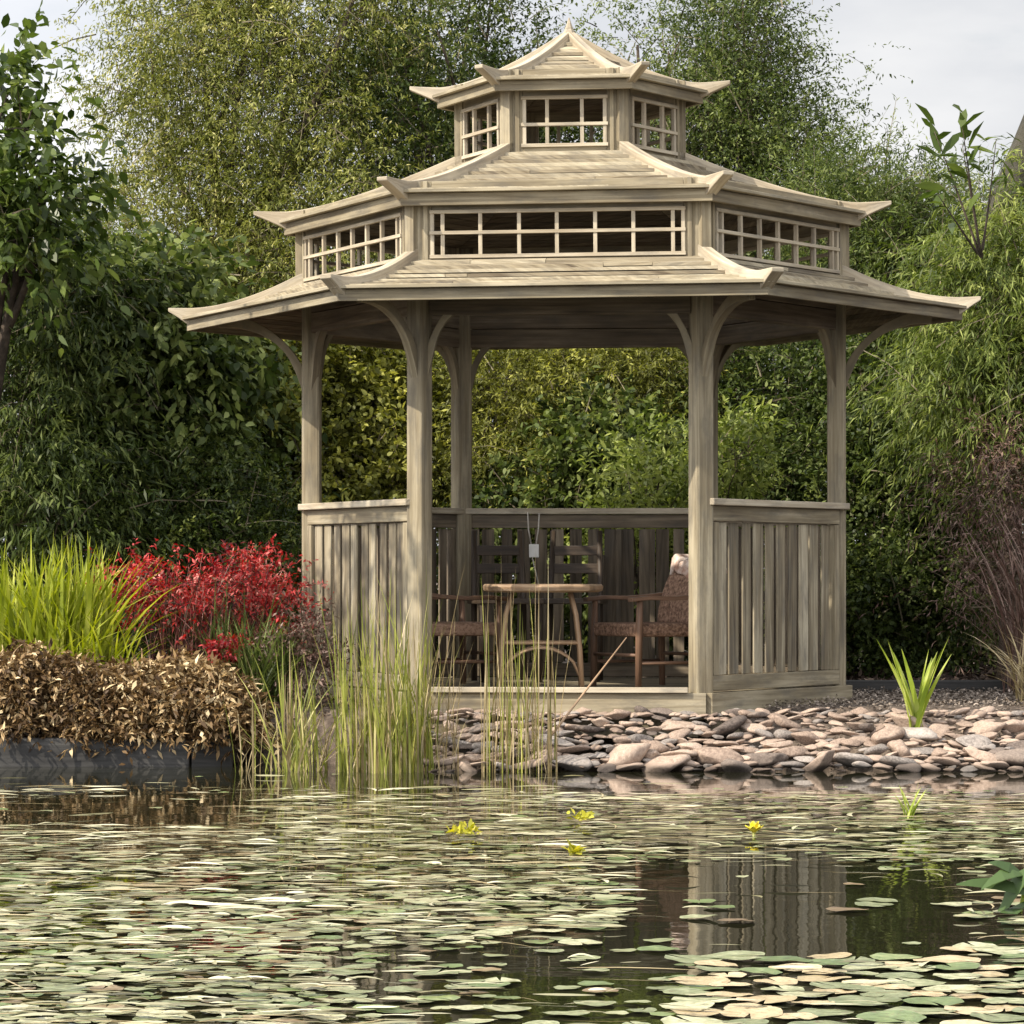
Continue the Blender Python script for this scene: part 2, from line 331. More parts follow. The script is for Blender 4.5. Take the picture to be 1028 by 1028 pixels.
# posts with curved braces
POST_TOP = 2.42
for k in range(6):
    a = R(60*k); rd = Vector((math.cos(a), math.sin(a), 0)); tg = Vector((-math.sin(a), math.cos(a), 0))
    # pole core with facing boards
    mb = MB(); c = rd*PR
    mb.box(c+UP*(.22+POST_TOP)/2, UP*(POST_TOP-.22), rd*.098, tg*.098, tone=.45+.3*random.random())
    post = mb.build('post', M['wood'], gz, .014)
    def brace(dirv, reach, drop, depth, side, wd=.045):
        secs = []; mb = MB(); z1 = 2.305; off = .04
        sidev = UP.cross(dirv).normalized()
        for q in range(13):
            u = q/12; th = u*math.pi/2
            x = reach*(1-math.cos(th)); z = -drop*(1-math.sin(th))
            p = c+dirv*(off+x)+UP*(z1+z)
            tan = Vector(dirv*(reach*math.sin(th))+UP*(drop*math.cos(th)))
            if tan.length < 1e-6: tan = UP
            tan.normalize(); nr = tan.cross(sidev).normalized()
            dd = depth*(.62+.6*(abs(u-.45)*2)**1.5)*min(1, .15+u*4)
            secs.append([p-nr*dd/2-sidev*wd/2, p+nr*dd/2-sidev*wd/2, p+nr*dd/2+sidev*wd/2, p-nr*dd/2+sidev*wd/2])
        mb.ribbon(secs, tone=.35+.2*random.random()); mb.build('brace', M['wood'], post, .003)
    brace((corner(k+1, 1, 0)-corner(k, 1, 0)).normalized(), .24, .38, .052, 1)
    brace((corner(k-1, 1, 0)-corner(k, 1, 0)).normalized(), .24, .38, .052, 1)
    brace(rd, .46, .40, .06, 1)

# ring beam
mb = MB()
for i in range(6):
    n, t = fr(i); d = PR*C30
    for q in range(2):
        mb.box(fp(i, 0, d, 2.285+q*.108), t*(2*d*T30-.10), n*.05, UP*.104, tone=.2+.4*random.random())
mb.build('ring_beam', M['shadewood'], gz, .003)  # beam coloured dark for the shade under the eaves

# low wall panels (all but the front opening, face 4)
for i in (0, 1, 2, 3, 5):
    n, t = fr(i); d = PR*C30; hw = d*T30-.046
    mb = MB()
    mb.box(fp(i, 0, d+.02, .40), t*2*hw, n*.05, UP*.075, tone=.55)
    mb.box(fp(i, 0, d+.02, 1.245), t*2*hw, n*.05, UP*.076, tone=.5)
    for sg in (-1, 1): mb.box(fp(i, sg*(hw-.03), d+.022, .82), UP*.762, t*.05, n*.05, tone=.6)
    pan = mb.build('wall_panel', M['shadewood'] if i in (0, 1, 2) else M['wood'], gz, .003)  # back panels take the wood with shade in its colour
    mb = MB(); ns = 12 if i in (0, 1, 2) else 10; pit = (2*hw-.12)/ns
    for k in range(ns):
        s0 = -hw+.06+pit*(k+.5)+random.uniform(-.006, .006); wd = pit*random.uniform(.60, .78)
        ln = random.uniform(-.01, .01)
        dep = d+.022+random.uniform(-.004, .004)
        mb.box(fp(i, s0, dep, .821), UP*(.760), t*wd+UP*ln*.3, n*.010, tone=random.random())
    # narrow cover laths between some of the boards
    for k in range(1, ns):
        if random.random() < .28:
            s0 = -hw+.06+pit*k+random.uniform(-.006, .006)
            z0, z1 = .445, 1.20
            if random.random() < .4: z0 += random.uniform(.05, .3)
            if random.random() < .2: z1 -= random.uniform(.1, .25)
            mb.box(fp(i, s0, d-.010, (z0+z1)/2), UP*(z1-z0), t*pit*.30, n*.014, tone=random.random()*.5)
    mb.build('slats', M['shadewood'] if i in (0, 1, 2) else M['slatwood'], pan, .002)
    mb = MB()
    mb.box(fp(i, 0, d+.02, 1.302), t*(2*hw+.10), n*.12, UP*.034, tone=.85)
    mb.build('hand_rail', M['palewood'], pan, .005)

# roofs
def build_roof(r_in, z_in, r_out, z_out, r_tip, nb, pw, flare, hipw, hiph, fasc, name='roof', closed=False):
    d_in, d_out = r_in*C30, r_out*C30
    zc = lambda u: z_in+(z_out-z_in)*(1-(1-u)**pw)
    mb = MB()
    for i in range(6):
        n, t = fr(i)
        us = np.linspace(0, 1, nb+1)
        for k in range(nb):
            u0 = max(0, us[k]-.012); u1 = min(1.0, us[k+1]+.02)+(.015 if k == nb-1 else 0)
            da, db = d_in+(d_out-d_in)*u0, d_in+(d_out-d_in)*u1
            za, zb = zc(u0)-.004, zc(min(u1, 1))+.018+random.uniform(-.004, .004)
            if u1 > 1: zb = z_out+.013
            ha, hb = da*T30+.004, db*T30+.004
            th = .016; tn = random.random()
            # each course is two or three boards end to end
            cuts = [-1.0]+sorted(random.uniform(-.7, .7) for _ in range(random.choice((0, 1, 1, 2)) if hb > .5 else 0))+[1.0]
            for q in range(len(cuts)-1):
                a, b = cuts[q], cuts[q+1]; g = .0015
                jz = random.uniform(-.002, .003)
                s0a, s1a, s0b, s1b = a*ha+g, b*ha-g, a*hb+g, b*hb-g
                mb.hexa([fp(i, s0b, db, zb-th+jz), fp(i, s1b, db, zb-th+jz), fp(i, s1a, da, za-th), fp(i, s0a, da, za-th),
                         fp(i, s0b, db, zb+jz), fp(i, s1b, db, zb+jz), fp(i, s1a, da, za), fp(i, s0a, da, za)], tone=random.random())
    ro = mb.build(name, M['roofwood'], gz); tilt(ro)
    mb = MB()
    for i in range(6):
        for k in range(nb):
            u0, u1 = k/nb, (k+1)/nb-.01; da, db = d_in+(d_out-.03-d_in)*u0, d_in+(d_out-.03-d_in)*u1
            za, zb = zc(u0)-.030, zc(u1)-.030; ha, hb = da*T30-.003, db*T30-.003
            mb.hexa([fp(i, -hb, db, zb-.012), fp(i, hb, db, zb-.012), fp(i, ha, da, za-.012), fp(i, -ha, da, za-.012), fp(i, -hb, db, zb), fp(i, hb, db, zb), fp(i, ha, da, za), fp(i, -ha, da, za)])
    mb.build('added_shade_lining', M['shadewood'], ro)  # lining added below the boards, dark colour stands for shade under the roof
    # eave boards
    for i in range(6):
        n, t = fr(i); mb = MB(); dd = d_out
        mb.box(fp(i, 0, dd-.002, z_out-fasc/2-.012), t*(2*dd*T30+.01), n*.022, UP*fasc, tone=.35+.3*random.random())
        mb.box(fp(i, 0, dd+.017, z_out-.001), t*(2*dd*T30+.03), n*.05, UP*.016, tone=.8)
        mb.build('fascia', M['wood'], ro, .002)
    # hip boards with the upturned horn
    for k in range(6):
        a = R(60*k); rd = Vector((math.cos(a), math.sin(a), 0)); tg = Vector((-math.sin(a), math.cos(a), 0))
        zb0 = z_out-fasc*.75; secs = []; nn = 26; tn = .55+.45*random.random()
        for q in range(nn):
            r = r_in-.01+(r_tip-r_in+.01)*q/(nn-1)
            u = min(1, max(0, (r-r_in)/(r_out-r_in)))
            zs = zc(u)
            fl = max(0, (r-(r_tip-flare[1]))/flare[1])
            top = zs+hiph+flare[0]*fl**2.0
            if r <= r_out: bot = zs-.02
            else:
                v = (r-r_out)/(r_tip-r_out)
                bot = zb0+(top-.020-zb0)*(v**.75)
            if r > r_out-.05 and r <= r_out: bot = zb0
            wd = hipw*(1 if fl < .001 else 1+.15*fl)
            secs.append([rd*r-tg*wd/2+UP*bot, rd*r+tg*wd/2+UP*bot, rd*r+tg*wd/2+UP*top, rd*r-tg*wd/2+UP*top])
        mb = MB(); mb.ribbon(secs, tn); mb.build('hip_board', M['palewood'], ro, .004)
    return ro

def build_clerestory(r, z0, z1, cols, zb, zt, zm, half, jamb):
    d = r*C30; full = d*T30
    mb = MB()
    for i in range(6):
        n, t = fr(i)
        # side jamb boards, sill and header boards
        for sg in (-1, 1):
            wj = full-half-.004
            mb.box(fp(i, sg*(half+.002+wj/2), d-.010, (z0+z1)/2), UP*(z1-z0), t*wj, n*.022, tone=.3+.5*random.random())
            mb.box(fp(i, sg*(half+.030), d+.006, (z0+z1)/2), UP*(z1-z0), t*.022, n*.014, tone=.6)
        mb.box(fp(i, 0, d-.008, (z1+zt)/2), t*(2*half), n*.022, UP*(z1-zt), tone=.55)
        mb.box(fp(i, 0, d-.008, (z0+zb)/2), t*(2*half), n*.022, UP*(zb-z0), tone=.5)
    for k in range(6):
        c = corner(k, r-.004, (z0+z1)/2); a = R(60*k); rd = Vector((math.cos(a), math.sin(a), 0)); tg = Vector((-math.sin(a), math.cos(a), 0))
        mb.box(c, UP*(z1-z0-.002), rd*.05, tg*.055, tone=.6)
    cl = mb.build('clerestory', M['wood'], gz, .002); tilt(cl)
    for i in range(6):
        n, t = fr(i); mb = MB()
        for s_ in cols:
            mb.box(fp(i, s_*half, d+.004, (zb+zt)/2), UP*(zt-zb), t*.019, n*.020, tone=.65+.35*random.random())
        for z_, h_ in ((zb+.009, .018), (zm, .017), (zt-.009, .018)):
            mb.box(fp(i, 0, d+.009, z_), t*(2*half+.02), n*.022, UP*h_, tone=.7+.3*random.random())
        mb.build('window_lattice', M['palewood'], cl, .0015)
    return cl
W = lambda px: (px-558.5)/126.5
build_clerestory(1.455, 2.44, 2.90, [W(x) for x in (432.5, 443, 481, 520, 558, 596.5, 634.7, 674.3, 684.5)], 2.515, 2.755, 2.642, .625, .1)
build_clerestory(.595, 3.08, 3.56, [-.97, -.42, .42, .97], 3.155, 3.42, 3.272, .215, .06)
build_roof(1.44, 2.52, 2.06, 2.335, 2.165, 9, 1.75, (.006, .40), .06, .05, .055)
build_roof(.585, 3.14, 1.53, 2.845, 1.70, 14, 1.4, (.008, .35), .055, .05, .06)
build_roof(.02, 3.79, .70, 3.50, .855, 11, 1.5, (.012, .30), .045, .045, .05)
mb = MB()
mb.lathe((0, 0, 3.785), [(.055, 0), (.052, .02), (.040, .03), (.024, .06), (.010, .10), (.003, .125)], 6, .7)
tilt(mb.build('finial', M['palewood'], gz))

# ------------------------------------------------------------------ furniture in the gazebo
def loc_on_floor(px, y): return (XW(px, y), y, FLOOR)
t = empty('bistro_table', loc_on_floor(543, 17.35)); tag(t, 'small wooden table with a live edge top standing inside the gazebo doorway', 'table')
mb = MB(); wob = lambda a: .05*math.sin(3*a+1)+.03*math.sin(7*a)+.02*math.sin(11*a+2)
mb.lathe((0, 0, .525), [(.28, -.03), (.30, -.022), (.305, .0), (.295, .012)], 40, .8, wob); mb.build('table_top', M['tablewood'], t, .003)
for sx in (-1, 1):
    for sy in (-1, 1):
        mb = MB(); mb.tube([(sx*.21, sy*.16, 0), (sx*.20, sy*.15, .2), (sx*.18, sy*.14, .38), (sx*.15, sy*.12, .496)], .013, 8, .5); mb.build('leg', M['tablewood'], t)
mb = MB()
for s_ in (-1, 1):
    mb.tube([(-.20, s_*.15, .235), (.20, s_*.15, .235)], .009, 6, .6)
    arc = [(-.2+.4*q/12, s_*.15, .06+.15*math.sin(math.pi*min(1, q/12))**.5) for q in range(13)]
    mb.tube(arc, .008, 6, .6)
for s_ in (-1, 1): mb.tube([(s_*.20, -.15, .235), (s_*.20, .15, .235)], .009, 6, .6)
mb.build('stretcher', M['tablewood'], t)

def armchair(px, y, rz, label, mat_frame, mat_pad, bh=.30):
    t = empty('armchair', loc_on_floor(px, y), rz); tag(t, label, 'chair')
    # faces local -X ; back at +X
    mb = MB(); mb.box((0, 0, .30), (.44, 0, 0), (0, .46, 0), (0, 0, .07), tone=.5); mb.build('seat', mat_pad, t, .018)
    mb = MB()
    secs = []
    for q in range(8):
        u = q/7; x = .20+.09*u*u; z = .33+bh*u; hw = (.23-.02*u)*(1-.35*max(0, u-.6)**1.2*(bh > .35)); th = .03
        secs.append([(x-th, -hw, z), (x+th*.6, -hw, z), (x+th*.6, hw, z), (x-th, hw, z)])
    mb.ribbon(secs, .5)
    mb.build('backrest', mat_pad, t, .012)
    for sx in (-1, 1):
        for sy in (-1, 1):
            mb = MB(); top = .46 if sx < 0 else .56
            mb.tube([(sx*.21, sy*.235, 0), (sx*.205, sy*.235, .3), (sx*.20+(.06 if sx > 0 else 0), sy*.235, top)], [.017, .02, .016], 8, .5)
            mb.build('leg', mat_frame, t)
    for sy in (-1, 1):
        mb = MB(); mb.ribbon([[(x, sy*.235-.024, z), (x, sy*.235+.024, z), (x, sy*.235+.024, z+.022), (x, sy*.235-.024, z+.022)] for x, z in ((-.26, .445), (-.15, .455), (0, .452), (.12, .46), (.25, .475))], .6)
        mb.build('armrest', mat_frame, t, .004)
    mb = MB()
    for sy in (-1, 1): mb.tube([(-.21, sy*.235, .13), (.21, sy*.235, .13)], .010, 6, .5)
    mb.tube([(-.21, -.235, .17), (-.21, .235, .17)], .010, 6, .5); mb.tube([(.21, -.235, .17), (.21, .235, .17)], .010, 6, .5)
    mb.build('stretcher', mat_frame, t)
    return t
armchair(653, 17.55, R(28), 'dark brown wooden armchair right of the table with a pale blanket over its back', M['darkwood'], M['wicker'])
armchair(447, 17.75, R(205), 'dark brown wooden armchair left of the table half hidden by the front post', M['darkwood'], M['wicker'], .44)
def side_chair(px, y, rz, label):
    t = empty('side_chair', loc_on_floor(px, y), rz); tag(t, label, 'chair', None)
    mb = MB(); mb.box((0, 0, .44), (.36, 0, 0), (0, .36, 0), (0, 0, .03), tone=.4); mb.build('seat', M['ebony'], t, .006)
    for sx in (-1, 1):
        mb = MB(); mb.tube([(sx*.16, -.16, 0), (sx*.16, -.16, .43)], .016, 8, .4); mb.build('leg', M['ebony'], t)
        mb = MB(); mb.tube([(sx*.14, .16, 0), (sx*.14, .17, .45), (sx*.13, .21, .83)], .017, 8, .4); mb.build('leg', M['ebony'], t)
    mb = MB()
    for z in (.62, .72): mb.box((0, .19+(z-.6)*.07, z), (.26, 0, 0), (0, .018, 0), (0, 0, .055), tone=.5)
    mb.build('backrest', M['ebony'], t, .004)
side_chair(507, 18.45, R(12), 'dark upright chair behind the table, left of the hanging tag')
side_chair(574, 18.5, R(-8), 'dark upright chair behind the table, right of the hanging tag')
# blanket draped over the back of the chair
mb = MB(); secs = []
base = Matrix.Translation(loc_on_floor(653, 17.55)) @ Matrix.Rotation(R(28), 4, 'Z')
for q in range(15):
    u = q/14; yy = -.2+.40*u
    wv = .014*math.sin(9*u)+.009*math.sin(23*u+1)
    c = Vector((.283+.012*math.sin(7*u), yy, .645+wv))
    hh = .028+.01*math.sin(13*u+2)
    secs.append([base @ (c+Vector((-.062, 0, -hh-.03))), base @ (c+Vector((-.045, 0, hh))), base @ (c+Vector((.05, 0, hh-.004))), base @ (c+Vector((.072, 0, -hh-.03)))])
mb.ribbon(secs, .5); bl = mb.build('blanket', M['fabric'], None, .012); tag(bl, 'pale patterned blanket folded over the back of the brown armchair', 'blanket')
# hanging card and cords on the back wall
t = empty('hanging_tag', P(536, 553, 18.75)); tag(t, 'small white tag hanging on cords from the back rail of the gazebo', 'tag')
mb = MB(); mb.box((0, 0, 0), (.055, 0, 0), (0, .02, 0), (0, 0, .075)); mb.build('card', M['tag'], t, .004)
mb = MB(); mb.tube([(-.035, .0, .215), (-.03, 0, .12), (-.015, 0, .035)], .004, 6); mb.tube([(.03, 0, .21), (.025, 0, .12), (.012, 0, .035)], .004, 6)
mb.tube([(-.01, 0, -.035), (.01, 0, -.12), (.03, 0, -.20)], .004, 6); mb.build('cord', M['cord'], t)

# ------------------------------------------------------------------ foliage generators
def mesh_np(name, verts, nper, tone, mat, parent=None, smooth=False, faces=None):
    """verts (n*nper,3) of n separate nper-gons, or faces given as an int array (m,4)"""
    me = bpy.data.meshes.new(name); nv = len(verts)
    me.vertices.add(nv); me.vertices.foreach_set('co', np.ascontiguousarray(verts, dtype=np.float32).ravel())
    if faces is None: faces = np.arange(nv, dtype=np.int32).reshape(-1, nper)
    m, k = faces.shape
    me.loops.add(m*k); me.loops.foreach_set('vertex_index', np.ascontiguousarray(faces, dtype=np.int32).ravel())
    me.polygons.add(m); me.polygons.foreach_set('loop_start', np.arange(0, m*k, k, dtype=np.int32))
    try: me.polygons.foreach_set('loop_total', np.full(m, k, dtype=np.int32))
    except Exception: pass
    if smooth: me.polygons.foreach_set('use_smooth', np.ones(m, dtype=bool))
    at = me.attributes.new('tone', 'FLOAT', 'POINT'); at.data.foreach_set('value', np.ascontiguousarray(np.clip(tone, 0, 1), dtype=np.float32))
    me.update(calc_edges=True); me.materials.append(mat)
    o = bpy.data.objects.new(name, me); COL.objects.link(o)
    if parent: o.parent = parent
    return o

def leaves(base, dirv, length, droop, nleaf, ll, lw, tone, hang=.2, spread=1.0, tstart=.1, tj=.22, six=False):
    """leaf quads along curved twigs. base, dirv (n,3); length, tone (n,)"""
    n = len(base); t = np.linspace(tstart, 1, nleaf)[None, :]+rng.uniform(-.04, .04, (n, nleaf))
    Ln = length[:, None]
    pos = base[:, None, :]+dirv[:, None, :]*(Ln*t)[..., None]
    pos[..., 2] -= droop*Ln*t**2
    tan = np.repeat(dirv[:, None, :], nleaf, 1).copy(); tan[..., 2] -= 2*droop*t; tan = norm(tan)
    side = norm(rng.normal(size=(n, nleaf, 3)))
    d = tan*.7+side*spread; d[..., 2] -= hang; d = norm(d)
    pos += rng.normal(0, .15*ll, pos.shape)
    up = rng.normal(0, .55, size=(n, nleaf, 3)); up[..., 2] += 1.0
    s = norm(np.cross(d, up)); nr = norm(np.cross(s, d))
    l_ = (ll*rng.uniform(.6, 1.25, (n, nleaf)))[..., None]; w_ = (lw*rng.uniform(.7, 1.2, (n, nleaf)))[..., None]
    a = pos; m = pos+d*l_*.45+nr*l_*.06; tip = pos+d*l_-nr*l_*.10
    v = np.stack([a, m+s*w_*.5-nr*l_*.02, tip, m-s*w_*.5-nr*l_*.02], axis=2)
    tn = tone[:, None]+rng.uniform(-tj, tj, (n, nleaf))
    if six:
        q1 = pos+d*l_*.25+nr*l_*.03; q2 = pos+d*l_*.62+nr*l_*.05
        v = np.stack([a, q1+s*w_*.45, q2+s*w_*.42, tip, q2-s*w_*.42, q1-s*w_*.45], axis=2)
        return v.reshape(-1, 3), np.repeat(tn.reshape(-1), 6)
    return v.reshape(-1, 3), np.repeat(tn.reshape(-1), 4)

def twigs_in(cen, rad, nclump, ntw, cr, up=.25, shell=.55, tw=(.15, .35), tone=(.2, .8), lump=.22, zmin=None):
    """clump centres through a lumpy ellipsoid (mostly its outer shell), with twigs around each"""
    cen = np.array(cen); rad = np.array(rad)
    d = norm(rng.normal(size=(nclump, 3))); ph = rng.uniform(0, 6.28, (4, 3)); k = rng.uniform(2.2, 5.5, (4, 3))
    lp = 1+lump*sum(np.sin((d*k[i]).sum(1)+ph[i, 0]) for i in range(4))/2
    r = (shell+(1-shell)*rng.random(nclump)**.8)*lp
    c = cen+d*rad*r[:, None]
    ct = rng.uniform(tone[0], tone[1], nclump)
    c = np.repeat(c, ntw, 0); dd = np.repeat(d, ntw, 0); ct = np.repeat(ct, ntw)
    n = len(c)
    base = c+rng.normal(0, 1, (n, 3))*cr*np.array([1, 1, .75])
    dirv = norm(dd*.7+norm(rng.normal(size=(n, 3)))*.9+np.array([0, 0, up]))
    Ln = rng.uniform(tw[0], tw[1], n); tn = ct+rng.uniform(-.15, .15, n)
    if zmin is not None:
        ok = base[:, 2] > zmin; base, dirv, Ln, tn = base[ok], dirv[ok], Ln[ok], tn[ok]
    return base, dirv, Ln, tn

def ell(px, py, rx, rz, y, ry=None):
    s = y/F; return (XW(px, y), y, ZW(py, y)), (rx*s, ry if ry else max(.5, rx*s*.8), rz*s)

def limb_mb(mb, a, b, r0, r1, bend=.15, n=7):
    a = Vector(a); b = Vector(b); pts = []; rr = []
    off = Vector((random.uniform(-1, 1), random.uniform(-1, 1), random.uniform(-.3, .6)))*bend*(b-a).length
    for q in range(n):
        u = q/(n-1); pts.append(a.lerp(b, u)+off*math.sin(math.pi*u)*.6); rr.append(r0+(r1-r0)*u)
    mb.tube(pts, rr, 7)
    return pts

def woody(name, label, cat, foot, crowns, mat, st, group=None, trunk_r=.06, trunk_name='trunk', crown_name='crown', nlimb=3):
    """a tree or shrub: tapered trunk with limbs, and a crown of leafy twigs. crowns: list of (centre, radii, clumps)"""
    root = empty(name, foot); tag(root, label, cat, group)
    V = []; T = []; TB = []; TD = []; TL = []
    mb = MB(); f0 = Vector(foot)
    cc = Vector((0, 0, 0)); ws = 0
    for c, r, n in crowns: cc += Vector(c)*n; ws += n
    cc /= ws; mid = f0.lerp(cc, .55); mid.x += random.uniform(-.1, .1)
    loc = lambda p: Vector(p)-f0
    limb_mb(mb, loc(f0-UP*.1), loc(mid), trunk_r, trunk_r*.65, .06, 9)
    for c, r, n in crowns:
        c = Vector(c); pp = limb_mb(mb, loc(mid), loc(c), trunk_r*.6, trunk_r*.1)
        for _ in range(nlimb):
            e = c+Vector((random.uniform(-.8, .8)*r[0], random.uniform(-.8, .8)*r[1], random.uniform(-.5, .9)*r[2]))
            qi = random.choice((2, 3, 4)); limb_mb(mb, pp[qi], loc(e), trunk_r*(.6-.5*qi/6)*.8, trunk_r*.05)
        b, d, Ln, tn = twigs_in(c, r, n, st.get('ntw', 5), st.get('cr', .12), st.get('up', .25), st.get('shell', .5), st.get('tw', (.15, .35)), st.get('tone', (.1, .8)), st.get('lump', .22), .2)
        v, t = leaves(b, d, Ln, st.get('droop', .3), st.get('nl', 9), st.get('ll', .05), st.get('lw', .02), tn, st.get('hang', .2), st.get('spread', 1.0), six=st.get('six', False))
        V.append(v); T.append(t)
        k = rng.random(len(b)) < st.get('twig', .15); TB.append(b[k]); TD.append(d[k]); TL.append(Ln[k])
    mb.build(trunk_name, M['bark'], root)
    V = np.concatenate(V)-np.array(foot); mesh_np(crown_name, V, 6 if st.get('six') else 4, np.concatenate(T), mat, root)
    TB = np.concatenate(TB); TD = np.concatenate(TD); TL = np.concatenate(TL); n = len(TB)
    if n:                                # the twigs themselves, as thin bent ribbons
        w_ = np.cross(TD, rng.normal(size=(n, 3))); w_ = norm(w_)*(.0022+.0022*rng.random((n, 1)))
        tv = np.zeros((n, 4, 2, 3))
        for q in range(4):
            u = -.5+q*.5; p_ = TB+TD*(TL*u)[:, None]; p_[:, 2] -= st.get('droop', .3)*TL*max(0, u)**2
            tv[:, q, 0] = p_-w_*(1.3-q*.3); tv[:, q, 1] = p_+w_*(1.3-q*.3)
        idx = np.arange(n*8).reshape(n, 4, 2)
        fs = np.concatenate([np.stack([idx[:, q, 0], idx[:, q, 1], idx[:, q+1, 1], idx[:, q+1, 0]], 1) for q in range(3)])
        mesh_np('twigs', tv.reshape(-1, 3)-np.array(foot), 4, np.repeat(rng.random(n), 8), M['l_branch'], root, False, fs)
    return root

def blades(base, height, lean, width, seg=5, az=None, curl=1.0, tone=None, stiff=1.6):
    """tapered curved ribbons. base (n,3); height, lean, width (n,)"""
    n = len(base); az = rng.uniform(0, 2*np.pi, n) if az is None else az
    out = np.stack([np.cos(az), np.sin(az), np.zeros(n)], 1)
    wa = az+np.pi/2+rng.uniform(-.7, .7, n); wv = np.stack([np.cos(wa), np.sin(wa), np.zeros(n)], 1)
    V = np.zeros((n, seg+1, 2, 3)); tn = np.zeros((n, seg+1, 2))
    for k in range(seg+1):
        u = k/seg
        h = height*(u-(.28*curl)*np.clip(lean/np.maximum(height, 1e-6), 0, 3)*u**3)
        p = base+out*(lean*u**stiff)[:, None]; p[:, 2] += h
        wk = width*(1.0-.15*(1-u))*(1-u**3)+width*.04
        V[:, k, 0] = p-wv*wk[:, None]/2; V[:, k, 1] = p+wv*wk[:, None]/2
        tn[:, k, :] = (tone if tone is not None else rng.random(n))[:, None]
    idx = np.arange(n*(seg+1)*2).reshape(n, seg+1, 2); fs = []
    for k in range(seg): fs.append(np.stack([idx[:, k, 0], idx[:, k, 1], idx[:, k+1, 1], idx[:, k+1, 0]], 1))
    return V.reshape(-1, 3), np.concatenate(fs), tn.reshape(-1)
def blade_obj(name, mat, parts, parent=None, origin=None):
    V = []; Fc = []; T = []; o = 0
    for v, f, t in parts: V.append(v); Fc.append(f+o); T.append(t); o += len(v)
    V = np.concatenate(V)
    if origin is not None: V = V-np.array(origin)
    ob = mesh_np(name, V, 4, np.concatenate(T), mat, parent, smooth=True, faces=np.concatenate(Fc))
    if origin is not None and parent is None: ob.location = origin
    return ob
#--VEG--
# ------------------------------------------------------------------ trees behind
E1 = lambda *a: ell(*a)
def cr(px, py, rx, rz, y, n, ry=None): c, r = ell(px, py, rx, rz, y, ry); return (c, r, n)
def foot(px, y): return (XW(px, y), y, gh(XW(px, y), y))
S_olive = dict(ntw=12, cr=.17, up=.15, tw=(.18, .42), droop=.45, nl=12, ll=.042, lw=.013, hang=.45, shell=.35, lump=.25)
woody('willow_tree', 'tall olive green fine leaved tree rising behind the left of the gazebo roof', 'tree', foot(250, 24.5),
      [cr(235, 110, 130, 150, 24.3, 230), cr(315, 20, 105, 130, 24.8, 190), cr(170, 250, 115, 130, 24, 185), cr(310, 230, 110, 130, 23.8, 170), cr(200, 10, 90, 100, 24.6, 110), cr(240, 330, 110, 90, 23.6, 120)], M['l_olive'], S_olive, trunk_r=.12)
S_dark = dict(ntw=6, cr=.14, up=.3, tw=(.15, .35), droop=.15, nl=10, ll=.05, lw=.02, shell=.35)
woody('broadleaf_tree', 'dark green dense tree directly behind the top roof of the gazebo', 'tree', foot(480, 26.5),
      [cr(400, 110, 62, 130, 24.6, 190), cr(450, 60, 110, 140, 26.5, 330), cr(520, 150, 70, 90, 26.3, 240), cr(430, 190, 110, 130, 26, 260), cr(560, 200, 120, 130, 26, 260)], M['l_dark'], S_dark, trunk_r=.12)
S_fine = dict(ntw=11, cr=.16, up=.3, tw=(.15, .38), droop=.15, nl=11, ll=.038, lw=.016, shell=.3, lump=.3)
woody('broadleaf_tree', 'mid green tree with airy crown right of the gazebo top, sky beside it', 'tree', foot(720, 25.5),
      [cr(742, 50, 66, 90, 25.5, 165), cr(755, 135, 78, 70, 25.3, 155), cr(640, 45, 55, 45, 25.6, 13), cr(690, 150, 110, 110, 25.2, 165), cr(800, 210, 90, 80, 25, 125)], M['l_mid'], S_fine, trunk_r=.10)
S_con = dict(ntw=6, cr=.10, up=.25, tw=(.2, .45), droop=.1, nl=14, ll=.045, lw=.011, shell=.3, spread=.7)
woody('feathery_shrub', 'feathery green shrub sloping down to the right behind the gazebo', 'shrub', foot(880, 23),
      [cr(850, 235, 80, 75, 23, 230), cr(905, 260, 80, 80, 22.8, 260), cr(870, 330, 90, 80, 22.6, 220), cr(945, 245, 50, 50, 22.9, 110)], M['l_mid'], S_con, trunk_r=.06)
S_weep = dict(ntw=7, cr=.13, up=.5, tw=(.25, .6), droop=.55, twig=.25, tone=(0, .9), nl=16, ll=.085, lw=.011, hang=.5, shell=.25, spread=.75)
woody('weeping_shrub', 'lime green weeping shrub with narrow leaves at the right edge', 'shrub', foot(1010, 20.3),
      [cr(1000, 310, 62, 80, 20.3, 140), cr(1075, 250, 65, 85, 20.4, 110), cr(975, 390, 65, 60, 20.1, 80), cr(1045, 390, 70, 100, 20.0, 100)], M['l_lime'], S_weep, trunk_r=.07)
S_big = dict(six=True, ntw=3, cr=.10, up=.5, tw=(.15, .4), droop=.35, nl=6, ll=.10, lw=.045, hang=.5, shell=.3, spread=.9, lump=.3)
woody('broadleaf_tree', 'dark tree with large leaves against the sky at the left edge', 'tree', foot(-60, 19.5),
      [cr(0, 110, 45, 55, 19.4, 48), cr(35, 190, 45, 45, 19.3, 50), cr(15, 240, 60, 50, 19.3, 70)], M['l_big'], S_big, trunk_r=.08)
S_strap = dict(ntw=6, cr=.12, up=.5, tw=(.25, .55), droop=.6, nl=12, ll=.085, lw=.016, hang=.5, shell=.3, spread=.8, tone=(.0, .7))
woody('evergreen_shrub', 'green shrub with drooping narrow leaves filling the left edge', 'shrub', foot(30, 20.6),
      [cr(45, 310, 95, 80, 20.6, 170), cr(15, 420, 95, 100, 20.4, 170), cr(60, 530, 110, 80, 20.2, 180)], M['l_mid'], S_strap, trunk_r=.06)
